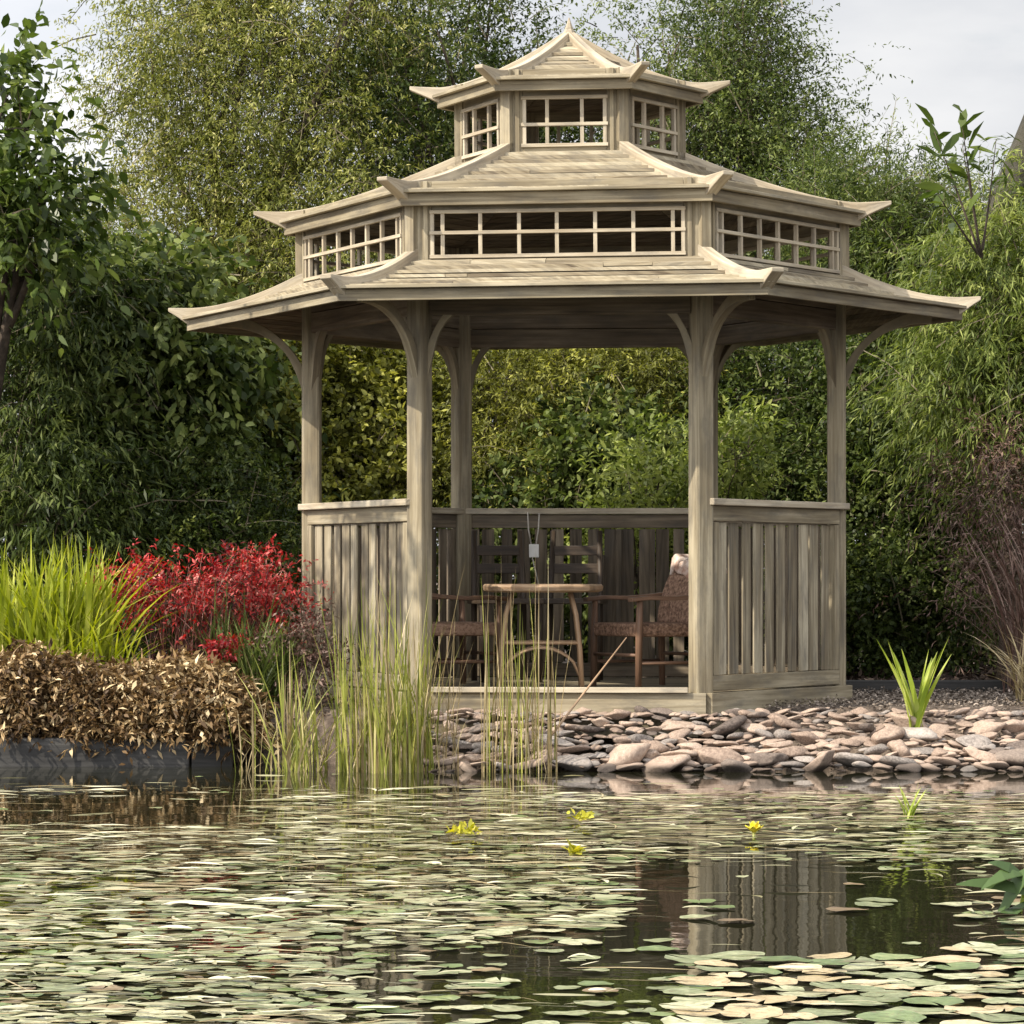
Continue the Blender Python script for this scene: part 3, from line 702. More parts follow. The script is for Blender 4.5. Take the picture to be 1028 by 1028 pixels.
woody('leafy_shrub', 'olive green leafy shrub between the left edge shrub and the gazebo eave', 'shrub', foot(150, 21),
      [cr(150, 330, 60, 60, 21, 110), cr(140, 430, 75, 80, 20.9, 150), cr(205, 400, 50, 70, 21.1, 90)], M['l_mid'], dict(S_strap, ll=.085, lw=.046, droop=.3, tone=(.1, .95), six=True, nl=8), trunk_r=.05)
S_dense = dict(ntw=6, cr=.10, up=.3, tw=(.12, .3), droop=.2, nl=11, ll=.04, lw=.017, shell=.35)
woody('evergreen_shrub', 'dark dense shrub behind the red leaved plant', 'shrub', foot(190, 20.6),
      [cr(200, 500, 70, 80, 20.6, 200), cr(150, 570, 90, 70, 20.3, 180), cr(250, 580, 70, 80, 20.4, 200)], M['l_dark'], S_dense, trunk_r=.05)
woody('golden_shrub', 'golden green shrub behind the left side opening of the gazebo', 'shrub', foot(320, 21.8),
      [cr(300, 400, 80, 80, 21.8, 250), cr(370, 400, 70, 80, 21.9, 220), cr(290, 500, 80, 90, 21.6, 240), cr(380, 500, 70, 90, 21.6, 200)], M['l_gold'], dict(S_dense, ll=.05, lw=.03, six=True, tone=(.1, .95)), trunk_r=.05)
S_g2 = dict(ntw=6, cr=.11, up=.2, tw=(.2, .42), droop=.35, nl=14, ll=.045, lw=.012, shell=.35, spread=.8)
woody('golden_shrub', 'golden feathery shrub seen through the middle opening of the gazebo', 'shrub', foot(540, 21.8),
      [cr(510, 390, 70, 70, 21.8, 250), cr(590, 390, 70, 60, 21.9, 220), cr(520, 470, 70, 70, 21.5, 200), cr(650, 390, 60, 60, 22, 170)], M['l_gold'], S_g2, trunk_r=.05)
woody('evergreen_shrub', 'mid green shrub below the golden foliage behind the gazebo', 'shrub', foot(620, 21.3),
      [cr(600, 470, 70, 60, 21.4, 170), cr(560, 540, 90, 70, 21.2, 150), cr(660, 540, 80, 90, 21.2, 170)], M['l_mid'], dict(S_dense, ll=.055, lw=.032, six=True), trunk_r=.05)
S_lite = dict(six=True, tone=(.4, 1.0), ntw=4, cr=.07, up=.7, tw=(.15, .32), droop=.15, nl=9, ll=.06, lw=.022, shell=.2, spread=.9)
woody('leafy_shrub', 'small light green leafy shrub just above the back rail of the gazebo', 'shrub', foot(650, 20.3),
      [cr(650, 480, 45, 35, 20.3, 45), cr(630, 560, 50, 60, 20.3, 40)], M['l_lime'], S_lite, trunk_r=.03)
woody('leafy_shrub', 'small light green shrub seen just above the right side panel', 'shrub', foot(740, 20.3),
      [cr(738, 462, 26, 38, 20.3, 45), cr(740, 560, 40, 60, 20.3, 40)], M['l_lime'], S_lite, trunk_r=.03)
woody('evergreen_shrub', 'deep green shrub filling the right side opening of the gazebo', 'shrub', foot(780, 22),
      [cr(770, 390, 75, 80, 22, 240), cr(800, 480, 80, 80, 21.8, 220), cr(730, 470, 60, 90, 22, 170), cr(690, 340, 70, 60, 22.5, 150)], M['l_mid'], dict(S_dense, tone=(0, .65)), trunk_r=.05)
woody('evergreen_shrub', 'dark glossy shrub standing right of the gazebo above the mulch', 'shrub', foot(900, 21.4),
      [cr(885, 400, 80, 90, 21.6, 230), cr(900, 500, 85, 90, 21.3, 250), cr(890, 610, 75, 60, 21.1, 230), cr(960, 560, 60, 80, 21.2, 150)], M['l_mid'], dict(S_dense, ll=.036, lw=.024, six=True, tone=(0, .75)), trunk_r=.05)
woody('evergreen_shrub', 'dark shrub behind the lime green weeping shrub', 'shrub', foot(1020, 22),
      [cr(1010, 330, 90, 130, 22, 170), cr(1020, 520, 90, 110, 21.8, 150)], M['l_mid'], S_dense, trunk_r=.05)
woody('broadleaf_tree', 'tree on the left bank whose branches reach out over the pond', 'tree', (-4.6, 17.2, .2),
      [((-3.45, 15.6, 3.65), (.55, .6, .5), 40)], M['l_big'], dict(S_big, lump=.2), trunk_r=.09)
for px, yy in ((120, 22.6), (240, 22.9), (340, 23.1), (430, 22.8), (520, 23), (610, 22.8), (700, 23.1), (790, 22.9), (880, 22.5), (960, 22.8), (1050, 22.6), (20, 22.4)):
    woody('low_shrub', 'low dark shrub in the row growing under the taller shrubs behind the gazebo', 'shrub', foot(px, yy), [cr(px, 632, 75, 52, yy, 95, .35)], M['l_dark'], dict(S_dense, ll=.055, lw=.024), 'low shrubs under the tall ones', .02, nlimb=1)
# hedge far behind closing the garden
V = []; T = []
for px in range(-260, 1320, 70):
    py = 300 if px < 800 else 330
    b, d, Ln, tn = twigs_in(*ell(px, py+110+random.uniform(-30, 30), 80, 210, 28.5, .8), 130, 5, .16, .3, .3, (.2, .4), (0, .7), .2, .1)
    v, t_ = leaves(b, d, Ln, .2, 9, .075, .035, tn); V.append(v); T.append(t_)
o = mesh_np('hedge', np.concatenate(V), 4, np.concatenate(T), M['l_dark']); tag(o, 'tall dark hedge closing off the garden behind the trees', 'hedge')

# broad leaved sprig against the sky at right
def sprig(name, label, start, ends, mat, ll, lw, nl=9):
    root = empty(name, start); tag(root, label, 'branch'); s0 = Vector(start); mb = MB(); B = []; D = []; Ls = []
    for e in ends:
        e = Vector(e); limb_mb(mb, (0, 0, 0), e-s0, .009, .002, .01, 8)
        B.append(s0+(e-s0)*.55); D.append((e-s0).normalized()); Ls.append((e-s0).length*.5)
    mb.build('stem', M['bark'], root)
    v, t_ = leaves(np.array(B), np.array(D), np.array(Ls), .0, nl, ll, lw, np.full(len(B), .5), .25, .9, six=True)
    mesh_np('leaf_spray', v-np.array(start), 6, t_, mat, root)
sprig('leafy_branch', 'branch with broad green leaves standing against the sky at the right', P(985, 260, 19.6), [P(966, 145, 19.5), P(938, 132, 19.6), P(1000, 140, 19.7), P(942, 196, 19.4), P(965, 120, 19.5)], M['l_big'], .17, .05, 8)
# stump behind the weeping shrub
mb = MB(); limb_mb(mb, (0, 0, 0), P(1062, 60, 20.9)-P(1000, 240, 20.9), .14, .07, .05, 10); o = mb.build('dead_trunk', M['darkbark'], None); o.location = P(1000, 240, 20.9)
tag(o, 'dark leaning trunk against the sky at the right edge above the weeping leaves', 'trunk')

# ------------------------------------------------------------------ planting on the left bank
def disc(n, px, y, rx, ry, z=None):
    a = rng.uniform(0, 2*np.pi, n); r = np.sqrt(rng.random(n)); x = XW(px, y)+rx*r*np.cos(a); yy = y+ry*r*np.sin(a)
    zz = np.array([gh(q, w_) for q, w_ in zip(x, yy)]) if z is None else np.full(n, z)
    return np.stack([x, yy, zz], 1)
# black timber edge
mb = MB()
x0, x1 = XW(-160, 16.42), XW(190, 16.42)
for k in range(1):
    secs = []
    for q in range(40):
        x = x0+(x1-x0)*q/39; w_ = .006*math.sin(x*3)+.003*math.sin(x*11); h_ = .136+.006*math.sin(x*2.3+1)
        secs.append([(x, 16.405+w_, -.08), (x, 16.50+w_, -.08), (x, 16.495+w_, h_), (x, 16.41+w_, h_)])
    mb.ribbon(secs, .55)
mb.box((x1+.10, 16.50, .045), (.2, .06, 0), (-.02, .08, 0), (0, 0, .21), tone=.2)
o = mb.build('timber_edging', M['sleeper'], None, .01); tag(o, 'black timber sleepers holding the planted bank at the left waterline', 'edging')
# brown mound of ground cover
def mound(name, label, cat, mat, px0, px1, y, ztop, n, ll, lw, ry=.35, zb=.14, tone=(.1, .9)):
    cx_ = (XW(px0, y)+XW(px1, y))/2; rx = (XW(px1, y)-XW(px0, y))/2
    root = empty(name, (cx_, y, zb)); tag(root, label, cat)
    u = rng.uniform(-1, 1, n); v = rng.uniform(-1, 1, n)
    hh = (1-np.abs(u)**5)*(1-np.abs(v)**3)*(.80+.12*np.sin(u*7+1)+.08*np.sin(u*17+v*5)+.05*np.sin(u*41))
    p = np.stack([cx_+u*rx, y+v*ry, zb+(ztop-zb)*hh*rng.uniform(.35, 1, n)**.5], 1)
    front = rng.random(n) < .35
    q_ = rng.random(front.sum())**.8; p[front, 2] = zb+(ztop-zb)*.85*q_*(1-np.abs(u[front])**5); p[front, 1] = y-ry*(1.12-.5*q_**2+.10*np.sin(u[front]*13)+.07*np.sin(u[front]*29+q_*6)+rng.normal(0, .05, len(q_)))
    d = norm(np.stack([rng.normal(0, .6, n), rng.normal(-.5, .5, n), rng.uniform(-.2, .9, n)], 1))
    vv, t_ = leaves(p, d, rng.uniform(.06, .16, n), .5, 7, ll, lw, rng.uniform(tone[0], tone[1], n), .15, .9)
    mesh_np('foliage', vv-np.array(root.location), 4, t_, mat, root)
    k = n//3; s = blades(p[:k], rng.uniform(.03, .13, k), rng.uniform(.05, .18, k), rng.uniform(.005, .010, k), 5, curl=1.3)
    blade_obj('stem', M['l_brown'], [s], root, tuple(root.location))
    return root
mound('ground_cover_plant', 'low mound of dried brown ground cover above the black timber edging', 'plant', M['l_brown'], -120, 150, 16.85, .60, 3600, .046, .017)
mound('ground_cover_plant', 'sprawling tan ground cover below the red leaved plant', 'plant', M['l_brown'], 90, 262, 16.85, .56, 2200, .056, .019, tone=(.3, 1))
# lime grass
o = blade_obj('ornamental_grass', M['l_ygrass'], [blades(disc(420, 55, 17.25, .30, .22, .35), rng.uniform(.45, .83, 420), np.abs(rng.normal(.2, .16, 420)), rng.uniform(.014, .028, 420), 6, curl=.9),
     blades(disc(160, 75, 17.15, .34, .2, .35), rng.uniform(.3, .6, 160), rng.uniform(.2, .42, 160), rng.uniform(.010, .016, 160), 6)], None, (XW(55, 17.25), 17.25, .3))
tag(o, 'bright yellow green clump of ornamental grass on the left bank', 'grass')
# red shrub
root = woody('red_shrub', 'bright red leaved shrub beside the yellow green grass on the left bank', 'shrub', (XW(215, 17.6), 17.6, .27),
      [cr(165, 598, 46, 24, 17.6, 28, .3), cr(235, 602, 52, 32, 17.5, 36, .3), cr(240, 578, 40, 16, 17.7, 30, .25), cr(140, 582, 26, 16, 17.6, 22, .25), cr(285, 615, 20, 22, 17.6, 16, .2)], M['l_red'],
      dict(ntw=5, cr=.05, up=.3, tw=(.08, .22), droop=.3, nl=10, ll=.035, lw=.013, shell=.2, tone=(.1, .9)), trunk_r=.02)
s = blades(disc(260, 212, 17.45, .34, .22, .45), rng.uniform(.25, .68, 260), rng.uniform(.05, .45, 260), rng.uniform(.004, .008, 260), 7, curl=1.1)
blade_obj('stem', M['l_redtwig'], [s], root, tuple(root.location))
s = blades(disc(70, 235, 17.3, .18, .12, .42), rng.uniform(.25, .55, 70), rng.uniform(.05, .3, 70), rng.uniform(.007, .012, 70), 6)
o = blade_obj('green_blades', M['l_mid'], [s], None, (XW(235, 17.3), 17.3, .3)); o.name = 'ornamental_grass'; tag(o, 'thin green grass blades growing up through the bright red shrub', 'grass')
o = blade_obj('dark_grass', M['l_mid'], [blades(disc(260, 262, 17.0, .16, .15, .3), rng.uniform(.25, .5, 260), rng.uniform(.08, .35, 260), rng.uniform(.008, .014, 260), 6)], None, (XW(262, 17), 17, .3)); tag(o, 'dark green grass tuft between the red shrub and the reeds', 'grass')
woody('red_shrub', 'small dark red shrub tucked below the bright red one', 'shrub', (XW(228, 16.95), 16.95, .3), [cr(228, 652, 14, 12, 16.95, 14, .08)], M['l_red'], dict(twig=0, ntw=5, cr=.03, tw=(.04, .09), nl=8, ll=.03, lw=.014, shell=.2), trunk_r=.01)
woody('bronze_shrub', 'small rusty bronze shrub against the left panel of the gazebo', 'shrub', (XW(305, 17), 17.0, .27), [cr(305, 655, 30, 38, 17.0, 45, .15)], M['l_twig'], dict(ntw=5, cr=.05, tw=(.08, .2), nl=9, ll=.035, lw=.012, shell=.2), trunk_r=.012)

# ------------------------------------------------------------------ reeds in the water
def reed_bed(name, label, mats, px, y, rx, ry, n, h, lean, wd, z=-.05, extra=()):
    o = (XW(px, y), y, 0)
    root = empty(name, o); tag(root, label, 'reeds')
    for mat, frac, nm in mats:
        k = int(n*frac)
        parts = [blades(disc(k, px, y, rx, ry, z), rng.uniform(h[0], h[1], k)*rng.uniform(.6, 1, k), np.abs(rng.normal(lean[0], lean[1], k)), rng.uniform(wd[0], wd[1], k), 6, curl=.6)]
        blade_obj(nm, mat, parts, root, o)
    return root
reed_bed('reeds', 'dense yellow green reeds at the waterline in front of the left front post', [(M['l_reed'], .8, 'blades'), (M['l_straw'], .2, 'dry_stalks')], 388, 16.05, .25, .2, 250, (.4, 1.15), (.06, .12), (.006, .011))
reed_bed('reeds', 'looser tuft of arching reeds between the planted bank and the dense reeds', [(M['l_reed'], .6, 'blades'), (M['l_straw'], .4, 'dry_stalks')], 300, 16.1, .15, .18, 95, (.3, .75), (.12, .14), (.006, .011))
reed_bed('reeds', 'straw coloured upright reeds in front of the gazebo doorway', [(M['l_straw'], .65, 'dry_stalks'), (M['l_reed'], .35, 'blades')], 520, 16.0, .20, .14, 95, (.5, 1.18), (.03, .07), (.005, .009))
reed_bed('reeds', 'few thin straw stalks beside the left front post of the gazebo', [(M['l_straw'], 1, 'dry_stalks')], 448, 16.1, .08, .12, 26, (.4, 1.0), (.10, .09), (.004, .007))
reed_bed('reeds', 'short scattered reed shoots standing in the water by the black edging', [(M['l_straw'], .7, 'dry_stalks'), (M['l_reed'], .3, 'blades')], 250, 16.0, .10, .10, 16, (.15, .6), (.05, .06), (.004, .007))
mb = MB(); a, b = P(566, 722, 16.1), P(629, 640, 16.3); mb.tube([b-a, (b-a)*.5, (0, 0, 0), (b-a)*-.25], [.003, .005, .006, .006], 6); o = mb.build('fallen_stalk', M['tablewood'], None); o.location = a
tag(o, 'single pale stalk leaning diagonally across the gazebo doorway', 'stalk')
# iris right
def iris(name, label, px, py, y, n, h, lean, wd):
    z = ZW(py, y); o = blade_obj(name, M['l_iris'], [blades(disc(n, px, y, .028, .025, z), rng.uniform(h*.6, h, n), rng.uniform(lean*.2, lean, n), rng.uniform(wd*.7, wd, n), 7, curl=.3, stiff=1.3, az=np.where(np.arange(n) % 2 == 0, 0, np.pi)+rng.normal(0, .5, n))], None, (XW(px, y), y, z)); tag(o, label, 'plant'); return o
iris('iris_plant', 'bright green spiky iris growing out of the stones at right', 920, 735, 16.35, 15, .50, .20, .036)
# dark arching grass at right edge and red twiggy shrub
o = blade_obj('arching_grass', M['l_twig'], [blades(disc(330, 1060, 18.6, .30, .25), rng.uniform(.6, 1.35, 330), rng.uniform(.15, .8, 330), rng.uniform(.006, .011, 330), 7)], None, (XW(1060, 18.6), 18.6, .27)); tag(o, 'red brown grass fountain arching in from the right edge', 'grass')
o = blade_obj('arching_grass', M['l_straw'], [blades(disc(150, 1050, 17.3, .16, .16), rng.uniform(.25, .5, 150), rng.uniform(.15, .45, 150), rng.uniform(.006, .011, 150), 7)], None, (XW(1050, 17.3), 17.3, .27)); tag(o, 'pale straw grass tuft above the stones at the right edge', 'grass')
woody('twiggy_shrub', 'wine brown twiggy shrub below the lime weeping shrub at right', 'shrub', foot(1020, 19.6), [cr(1010, 480, 60, 60, 19.6, 90, .35), cr(1030, 570, 60, 60, 19.4, 80, .3)], M['l_twig'], dict(ntw=5, cr=.09, up=.6, tw=(.2, .45), droop=.4, nl=10, ll=.05, lw=.009, shell=.2, spread=.6), trunk_r=.03)

# ------------------------------------------------------------------ mulch bed, gravel, kerb at right
def chips(name, mat, x0, x1, y0, y1, n, s, label, cat):
    x = rng.uniform(x0, x1, n); y = rng.uniform(y0, y1, n); z = np.array([gh(a, b) for a, b in zip(x, y)])+rng.uniform(.0, .03, n)
    p = np.stack([x, y, z], 1); d = norm(np.stack([rng.normal(size=n), rng.normal(size=n), rng.uniform(-.15, .5, n)], 1))
    v, t_ = leaves(p, d, np.full(n, .01), 0, 1, s, s*.5, rng.random(n), 0, .1, tj=.1)
    o = mesh_np(name, v, 4, t_, mat); tag(o, label, cat, kind='stuff')
chips('mulch', M['l_mulch'], .9, 4.5, 19.0, 22.0, 16000, .06, 'dark bark mulch under the shrubs right of the gazebo', 'mulch')
chips('mulch', M['l_mulch'], -4.5, .2, 17.2, 21.5, 9000, .06, 'dark bark mulch under the shrubs left of the gazebo', 'mulch')
chips('gravel', M['l_gravel'], -.4, 4.5, 16.6, 18.95, 30000, .022, 'brown gravel between the stones and the mulch bed', 'gravel')
mb = MB(); mb.box((XW(960, 18.95), 18.97, .30), (2.3, 0, 0), (0, .06, 0), (0, 0, .09), tone=.3); o = mb.build('timber_edging', M['sleeper'], None, .008); tag(o, 'dark board edging between the gravel and the mulch bed at right', 'edging')

# ------------------------------------------------------------------ stones along the bank
import bmesh
def stone_mesh(seed, flat):
    r = random.Random(seed); bm = bmesh.new(); bmesh.ops.create_icosphere(bm, subdivisions=3, radius=1)
    ks = [(Vector((r.gauss(0, 1), r.gauss(0, 1), r.gauss(0, 1))).normalized(), r.uniform(.55, .95)) for _ in range(13)]
    for v in bm.verts:
        p = v.co.copy()
        for n_, d_ in ks:
            q = p.dot(n_)
            if q > d_: p -= n_*(q-d_)*.93
        p *= 1+.05*math.sin(p.x*5+seed)+.04*math.sin(p.y*7+seed*2)
        v.co = Vector((p.x*1.25, p.y*.85, p.z*flat))
    me = bpy.data.meshes.new('stone'); bm.to_mesh(me); bm.free(); me.polygons.foreach_set('use_smooth', [True]*len(me.polygons)); return me
SM = {}
for mk in ('stone', 'stonegrey', 'stonedark'):
    SM[mk] = []
    for q in range(6):
        m_ = stone_mesh(q*13+len(mk), .31+.045*q); m_.materials.append(M[mk]); SM[mk].append(m_)
SL = {('stone', 0): ('small tan cobble packed among the stones edging the pond', 'small tan cobbles'),
      ('stone', 1): ('large flat tan stone in the edging of the pond', 'large tan stones'),
      ('stonegrey', 0): ('small grey cobble packed among the stones edging the pond', 'small grey cobbles'),
      ('stonegrey', 1): ('large rounded grey stone in the edging of the pond', 'large grey stones'),
      ('stonedark', 0): ('small dark wet stone among the paler edging stones', 'small dark stones'),
      ('stonedark', 1): ('large dark stone among the paler edging stones', 'large dark stones')}
placed = []
def try_stones(n, px0, px1, y0, y1, s0, s1, zoff, gap=.72, zf=None):
    for _ in range(n):
        y = random.uniform(y0, y1); x = random.uniform(XW(px0, y), XW(px1, y)); s = s0+(s1-s0)*random.random()**1.8
        if any((x-a)**2+((y-b)*1.2)**2 < ((s+c)*gap)**2 for a, b, c, _z in placed): continue
        placed.append((x, y, s, zf(x, y)+s*zoff))
slope = lambda x, y: max(-.03, min(.235, (y-16.02)*.50))
try_stones(60, 560, 1080, 16.0, 16.12, .075, .115, .2, .85, slope)
try_stones(420, 430, 1080, 16.02, 16.42, .045, .095, .25, .66, slope)
try_stones(2600, 430, 1080, 16.0, 16.62, .02, .055, .55, .56, slope)

placed.sort(key=lambda c: -c[2] if 425 < CXP+F*c[0]/c[1] < 1035 else 0)
PV = []; PF = []; PMI = []; MK = list(SM)
for i, (x, y, sz, z) in enumerate(placed):
    mk = random.choices(MK, (.70, .23, .07))[0]; me = random.choice(SM[mk]); rz = random.gauss(0, .5)+random.choice((0, math.pi))
    sc = (sz*random.uniform(.85, 1.25), sz, sz*random.uniform(.75, 1.2)); rot = (random.uniform(-.3, .12), random.gauss(0, .18), rz)
    if i < 290:
        o = bpy.data.objects.new('stone', me); COL.objects.link(o); o.location = (x, y, z); o.scale = sc; o.rotation_euler = rot
        lb, gp = SL[(mk, 1 if sz > .08 else 0)]; tag(o, lb, 'stone', gp)
    else:
        from mathutils import Euler
        m4 = Matrix.LocRotScale(Vector((x, y, z)), Euler(rot), Vector(sc)); b = len(PV); PV += [m4 @ v.co for v in me.vertices]
        for p in me.polygons: PF.append([b+q for q in p.vertices]); PMI.append(MK.index(mk))
me = bpy.data.meshes.new('pebbles'); me.from_pydata(PV, [], PF); me.polygons.foreach_set('material_index', PMI); me.polygons.foreach_set('use_smooth', [True]*len(PF))
for k in MK: me.materials.append(M[k])
o = bpy.data.objects.new('pebbles', me); COL.objects.link(o); tag(o, 'small pebbles filling the gaps between the edging stones', 'pebbles', kind='stuff'); print('stones', len(placed))

# ------------------------------------------------------------------ lily pads
def pad_mesh(seed, r_=1.0, n=26):
    r = random.Random(seed); vs = [(0, 0, .012)]; notch = .22
    ph = r.uniform(0, 6.28)
    for ring, q in enumerate((.55, 1.0)):
        for i in range(n):
            a = notch/2+(2*math.pi-notch)*i/(n-1); rr = q*(1+.05*math.sin(3*a+ph)+.03*math.sin(7*a+ph*2))
            z = .012+(.03*q*q*math.sin(2*a+ph)+.015*q*math.sin(5*a+ph) if ring else .01*math.sin(3*a+ph))
            vs.append((rr*math.cos(a), rr*math.sin(a), z+.03*q))
    fs = []
    for i in range(n-1):
        fs.append((0, 1+i, 2+i)); fs.append((1+i, 1+n+i, 2+n+i, 2+i))
    return vs, fs
def pad_mat(name, c0, c1, c2):
    m, N, L, b = newmat(name); tc = N.new('ShaderNodeTexCoord'); n = N.new('ShaderNodeTexNoise'); n.inputs['Scale'].default_value = 2.2; n.inputs['Detail'].default_value = 5
    L.new(tc.outputs['Object'], n.inputs['Vector']); oi = N.new('ShaderNodeObjectInfo')
    a = N.new('ShaderNodeMath'); a.operation = 'MULTIPLY_ADD'; a.inputs[1].default_value = .5; L.new(oi.outputs['Random'], a.inputs[0]); L.new(n.outputs[0], a.inputs[2])
    r = ramp(N, [(.4, c0), (.75, c1), (1.05 if False else 1.0, c2)]); L.new(a.outputs[0], r.inputs[0]); L.new(r.outputs[0], b.inputs['Base Color'])
    n2 = N.new('ShaderNodeTexNoise'); n2.inputs['Scale'].default_value = 4.5; n2.inputs['Detail'].default_value = 6; n2.inputs['W' if False else 'Roughness'].default_value = .7
    va = N.new('ShaderNodeVectorMath'); va.operation = 'ADD'; L.new(tc.outputs['Object'], va.inputs[0]); L.new(oi.outputs['Location'], va.inputs[1]); L.new(va.outputs[0], n2.inputs['Vector'])
    sr = N.new('ShaderNodeMapRange'); sr.inputs['From Min'].default_value = .56; sr.inputs['From Max'].default_value = .64; sr.inputs['To Max'].default_value = .75; L.new(n2.outputs[0], sr.inputs['Value'])
    mz = N.new('ShaderNodeMix'); mz.data_type = 'RGBA'; L.new(sr.outputs[0], mz.inputs['Factor']); L.new(r.outputs[0], mz.inputs['A']); mz.inputs['B'].default_value = (.10, .065, .03, 1); L.new(mz.outputs['Result'], b.inputs['Base Color'])
    b.inputs['Roughness'].default_value = .32; b.inputs['Specular IOR Level'].default_value = .5
    bp = N.new('ShaderNodeBump'); bp.inputs['Strength'].default_value = .3; bp.inputs['Distance'].default_value = .02; L.new(n.outputs[0], bp.inputs['Height']); L.new(bp.outputs[0], b.inputs['Normal'])
    return m
PM = {'pale': pad_mat('pale_pad', (.11, .13, .055), (.225, .24, .125), (.43, .41, .26)),
      'green': pad_mat('green_pad', (.06, .09, .026), (.13, .175, .06), (.25, .28, .12)),
      'bronze': pad_mat('bronze_pad', (.10, .06, .03), (.20, .14, .07), (.30, .24, .13)),
      'peach': pad_mat('peach_pad', (.27, .215, .11), (.42, .325, .185), (.50, .42, .26))}
PL = {'pale': ('pale green lily pad floating among the crowded pads on the dark pond', 'pale green lily pads'),
      'green': ('deeper green lily pad floating between the paler pads on the pond', 'deep green lily pads'),
      'bronze': ('brownish bronze lily pad floating among the green ones', 'bronze lily pads'),
      'peach': ('peach yellow lily pad floating in the right foreground of the pond', 'peach yellow lily pads')}
PMESH = {}
for k in PM:
    PMESH[k] = []
    for q in range(7):
        vs, fs = pad_mesh(q*7+len(k)); me = bpy.data.meshes.new('lily_pad'); me.from_pydata(vs, [], fs); me.polygons.foreach_set('use_smooth', [True]*len(fs)); me.materials.append(PM[k]); PMESH[k].append(me)
def pad_density(px, py):
    d = .95
    if py < 792: return .0006
    if py < 799: return .004 if px > 560 else .012
    if py < 822: d = .035
    elif py < 860: d = .06
    elif py < 900: d = .11
    elif py < 960: d = .22
    else: d = .4
    if px < 250 and py < 830: d *= .06
    if 640 < px < 965 and 866 < py < 962: d = .006
    elif px >= 965 and 866 < py < 962: d = .03
    elif 600 < px <= 640 and 850 < py < 962: d = .08
    elif 690 < px < 850 and py > 850: d = .03
    if px > 560 and py >= 962: d = .5 if px > 690 else .03
    if 330 < px < 640 and py > 935: d = .12 if px < 500 else .03
    return d
cand = []; grid = {}
def free(x, y, r, ov):
    gx, gy = int(x/.3), int(y/.3)
    for i in (-1, 0, 1):
        for j in (-1, 0, 1):
            for a, b, c in grid.get((gx+i, gy+j), ()):
                if (x-a)**2+(y-b)**2 < ((r+c)*ov)**2: return False
    return True
for it in range(52000):
    y = math.sqrt(random.uniform(6.4**2, 15.9**2)); x = random.uniform(-.17, .17)*y
    px = CXP+F*x/y; py = HZ+F*HC/y
    if random.random() > pad_density(px, py): continue
    if px > 690 and py > 955: r = random.uniform(.048, .085)
    else: r = random.uniform(.022, .062)*(1.0 if py > 900 else .8 if py > 850 else .62)
    if not free(x, y, r, .74): continue
    grid.setdefault((int(x/.3), int(y/.3)), []).append((x, y, r)); cand.append((x, y, r, px, py))
cand.sort(key=lambda c: -(c[2]**2/c[1]**3) if -40 < c[3] < 1068 and c[4] < 1034 else 0)
def pad_kind(px, py):
    if px > 640 and py > 955: return random.choices(('peach', 'pale', 'green'), (.38, .47, .15))[0]
    if px > 820 and py < 880: return random.choices(('pale', 'green', 'bronze'), (.45, .5, .05))[0]
    return random.choices(('pale', 'green', 'bronze'), (.70, .23, .07))[0]
rest = {k: ([], []) for k in PM}
npad = 0; lp_root = []
STUFF_V = []; STUFF_F = []; STUFF_M = []
kinds = list(PM)
for i, (x, y, r, px, py) in enumerate(cand):
    k = pad_kind(px, py); rz = random.uniform(0, 6.28); tx, ty = random.gauss(0, .022), random.gauss(0, .022)
    if i < 296:
        o = bpy.data.objects.new('lily_pad', random.choice(PMESH[k])); COL.objects.link(o); o.location = (x, y, .003+.5*r*(abs(tx)+abs(ty)))
        o.scale = (r, r*random.uniform(.85, 1), r); o.rotation_euler = (tx, ty, rz); tag(o, PL[k][0], 'lily pad', PL[k][1])
    else:
        me = random.choice(PMESH[k]); b = len(STUFF_V); m4 = Matrix.Translation((x, y, .003+.5*r*(abs(tx)+abs(ty)))) @ Matrix.Rotation(rz, 4, 'Z') @ Matrix.Rotation(tx, 4, 'X') @ Matrix.Rotation(ty, 4, 'Y') @ Matrix.Scale(r, 4)
        STUFF_V += [m4 @ v.co for v in me.vertices]
        for p in me.polygons: STUFF_F.append([b+q for q in p.vertices]); STUFF_M.append(kinds.index(k))
print('pads', len(cand))
me = bpy.data.meshes.new('distant_lily_pads'); me.from_pydata(STUFF_V, [], STUFF_F); me.polygons.foreach_set('material_index', STUFF_M); me.polygons.foreach_set('use_smooth', [True]*len(STUFF_F))
for k in kinds: me.materials.append(PM[k])
o = bpy.data.objects.new('distant_lily_pads', me); COL.objects.link(o); tag(o, 'crowded sheet of small lily pads covering the far part of the pond', 'lily pads', kind='stuff')

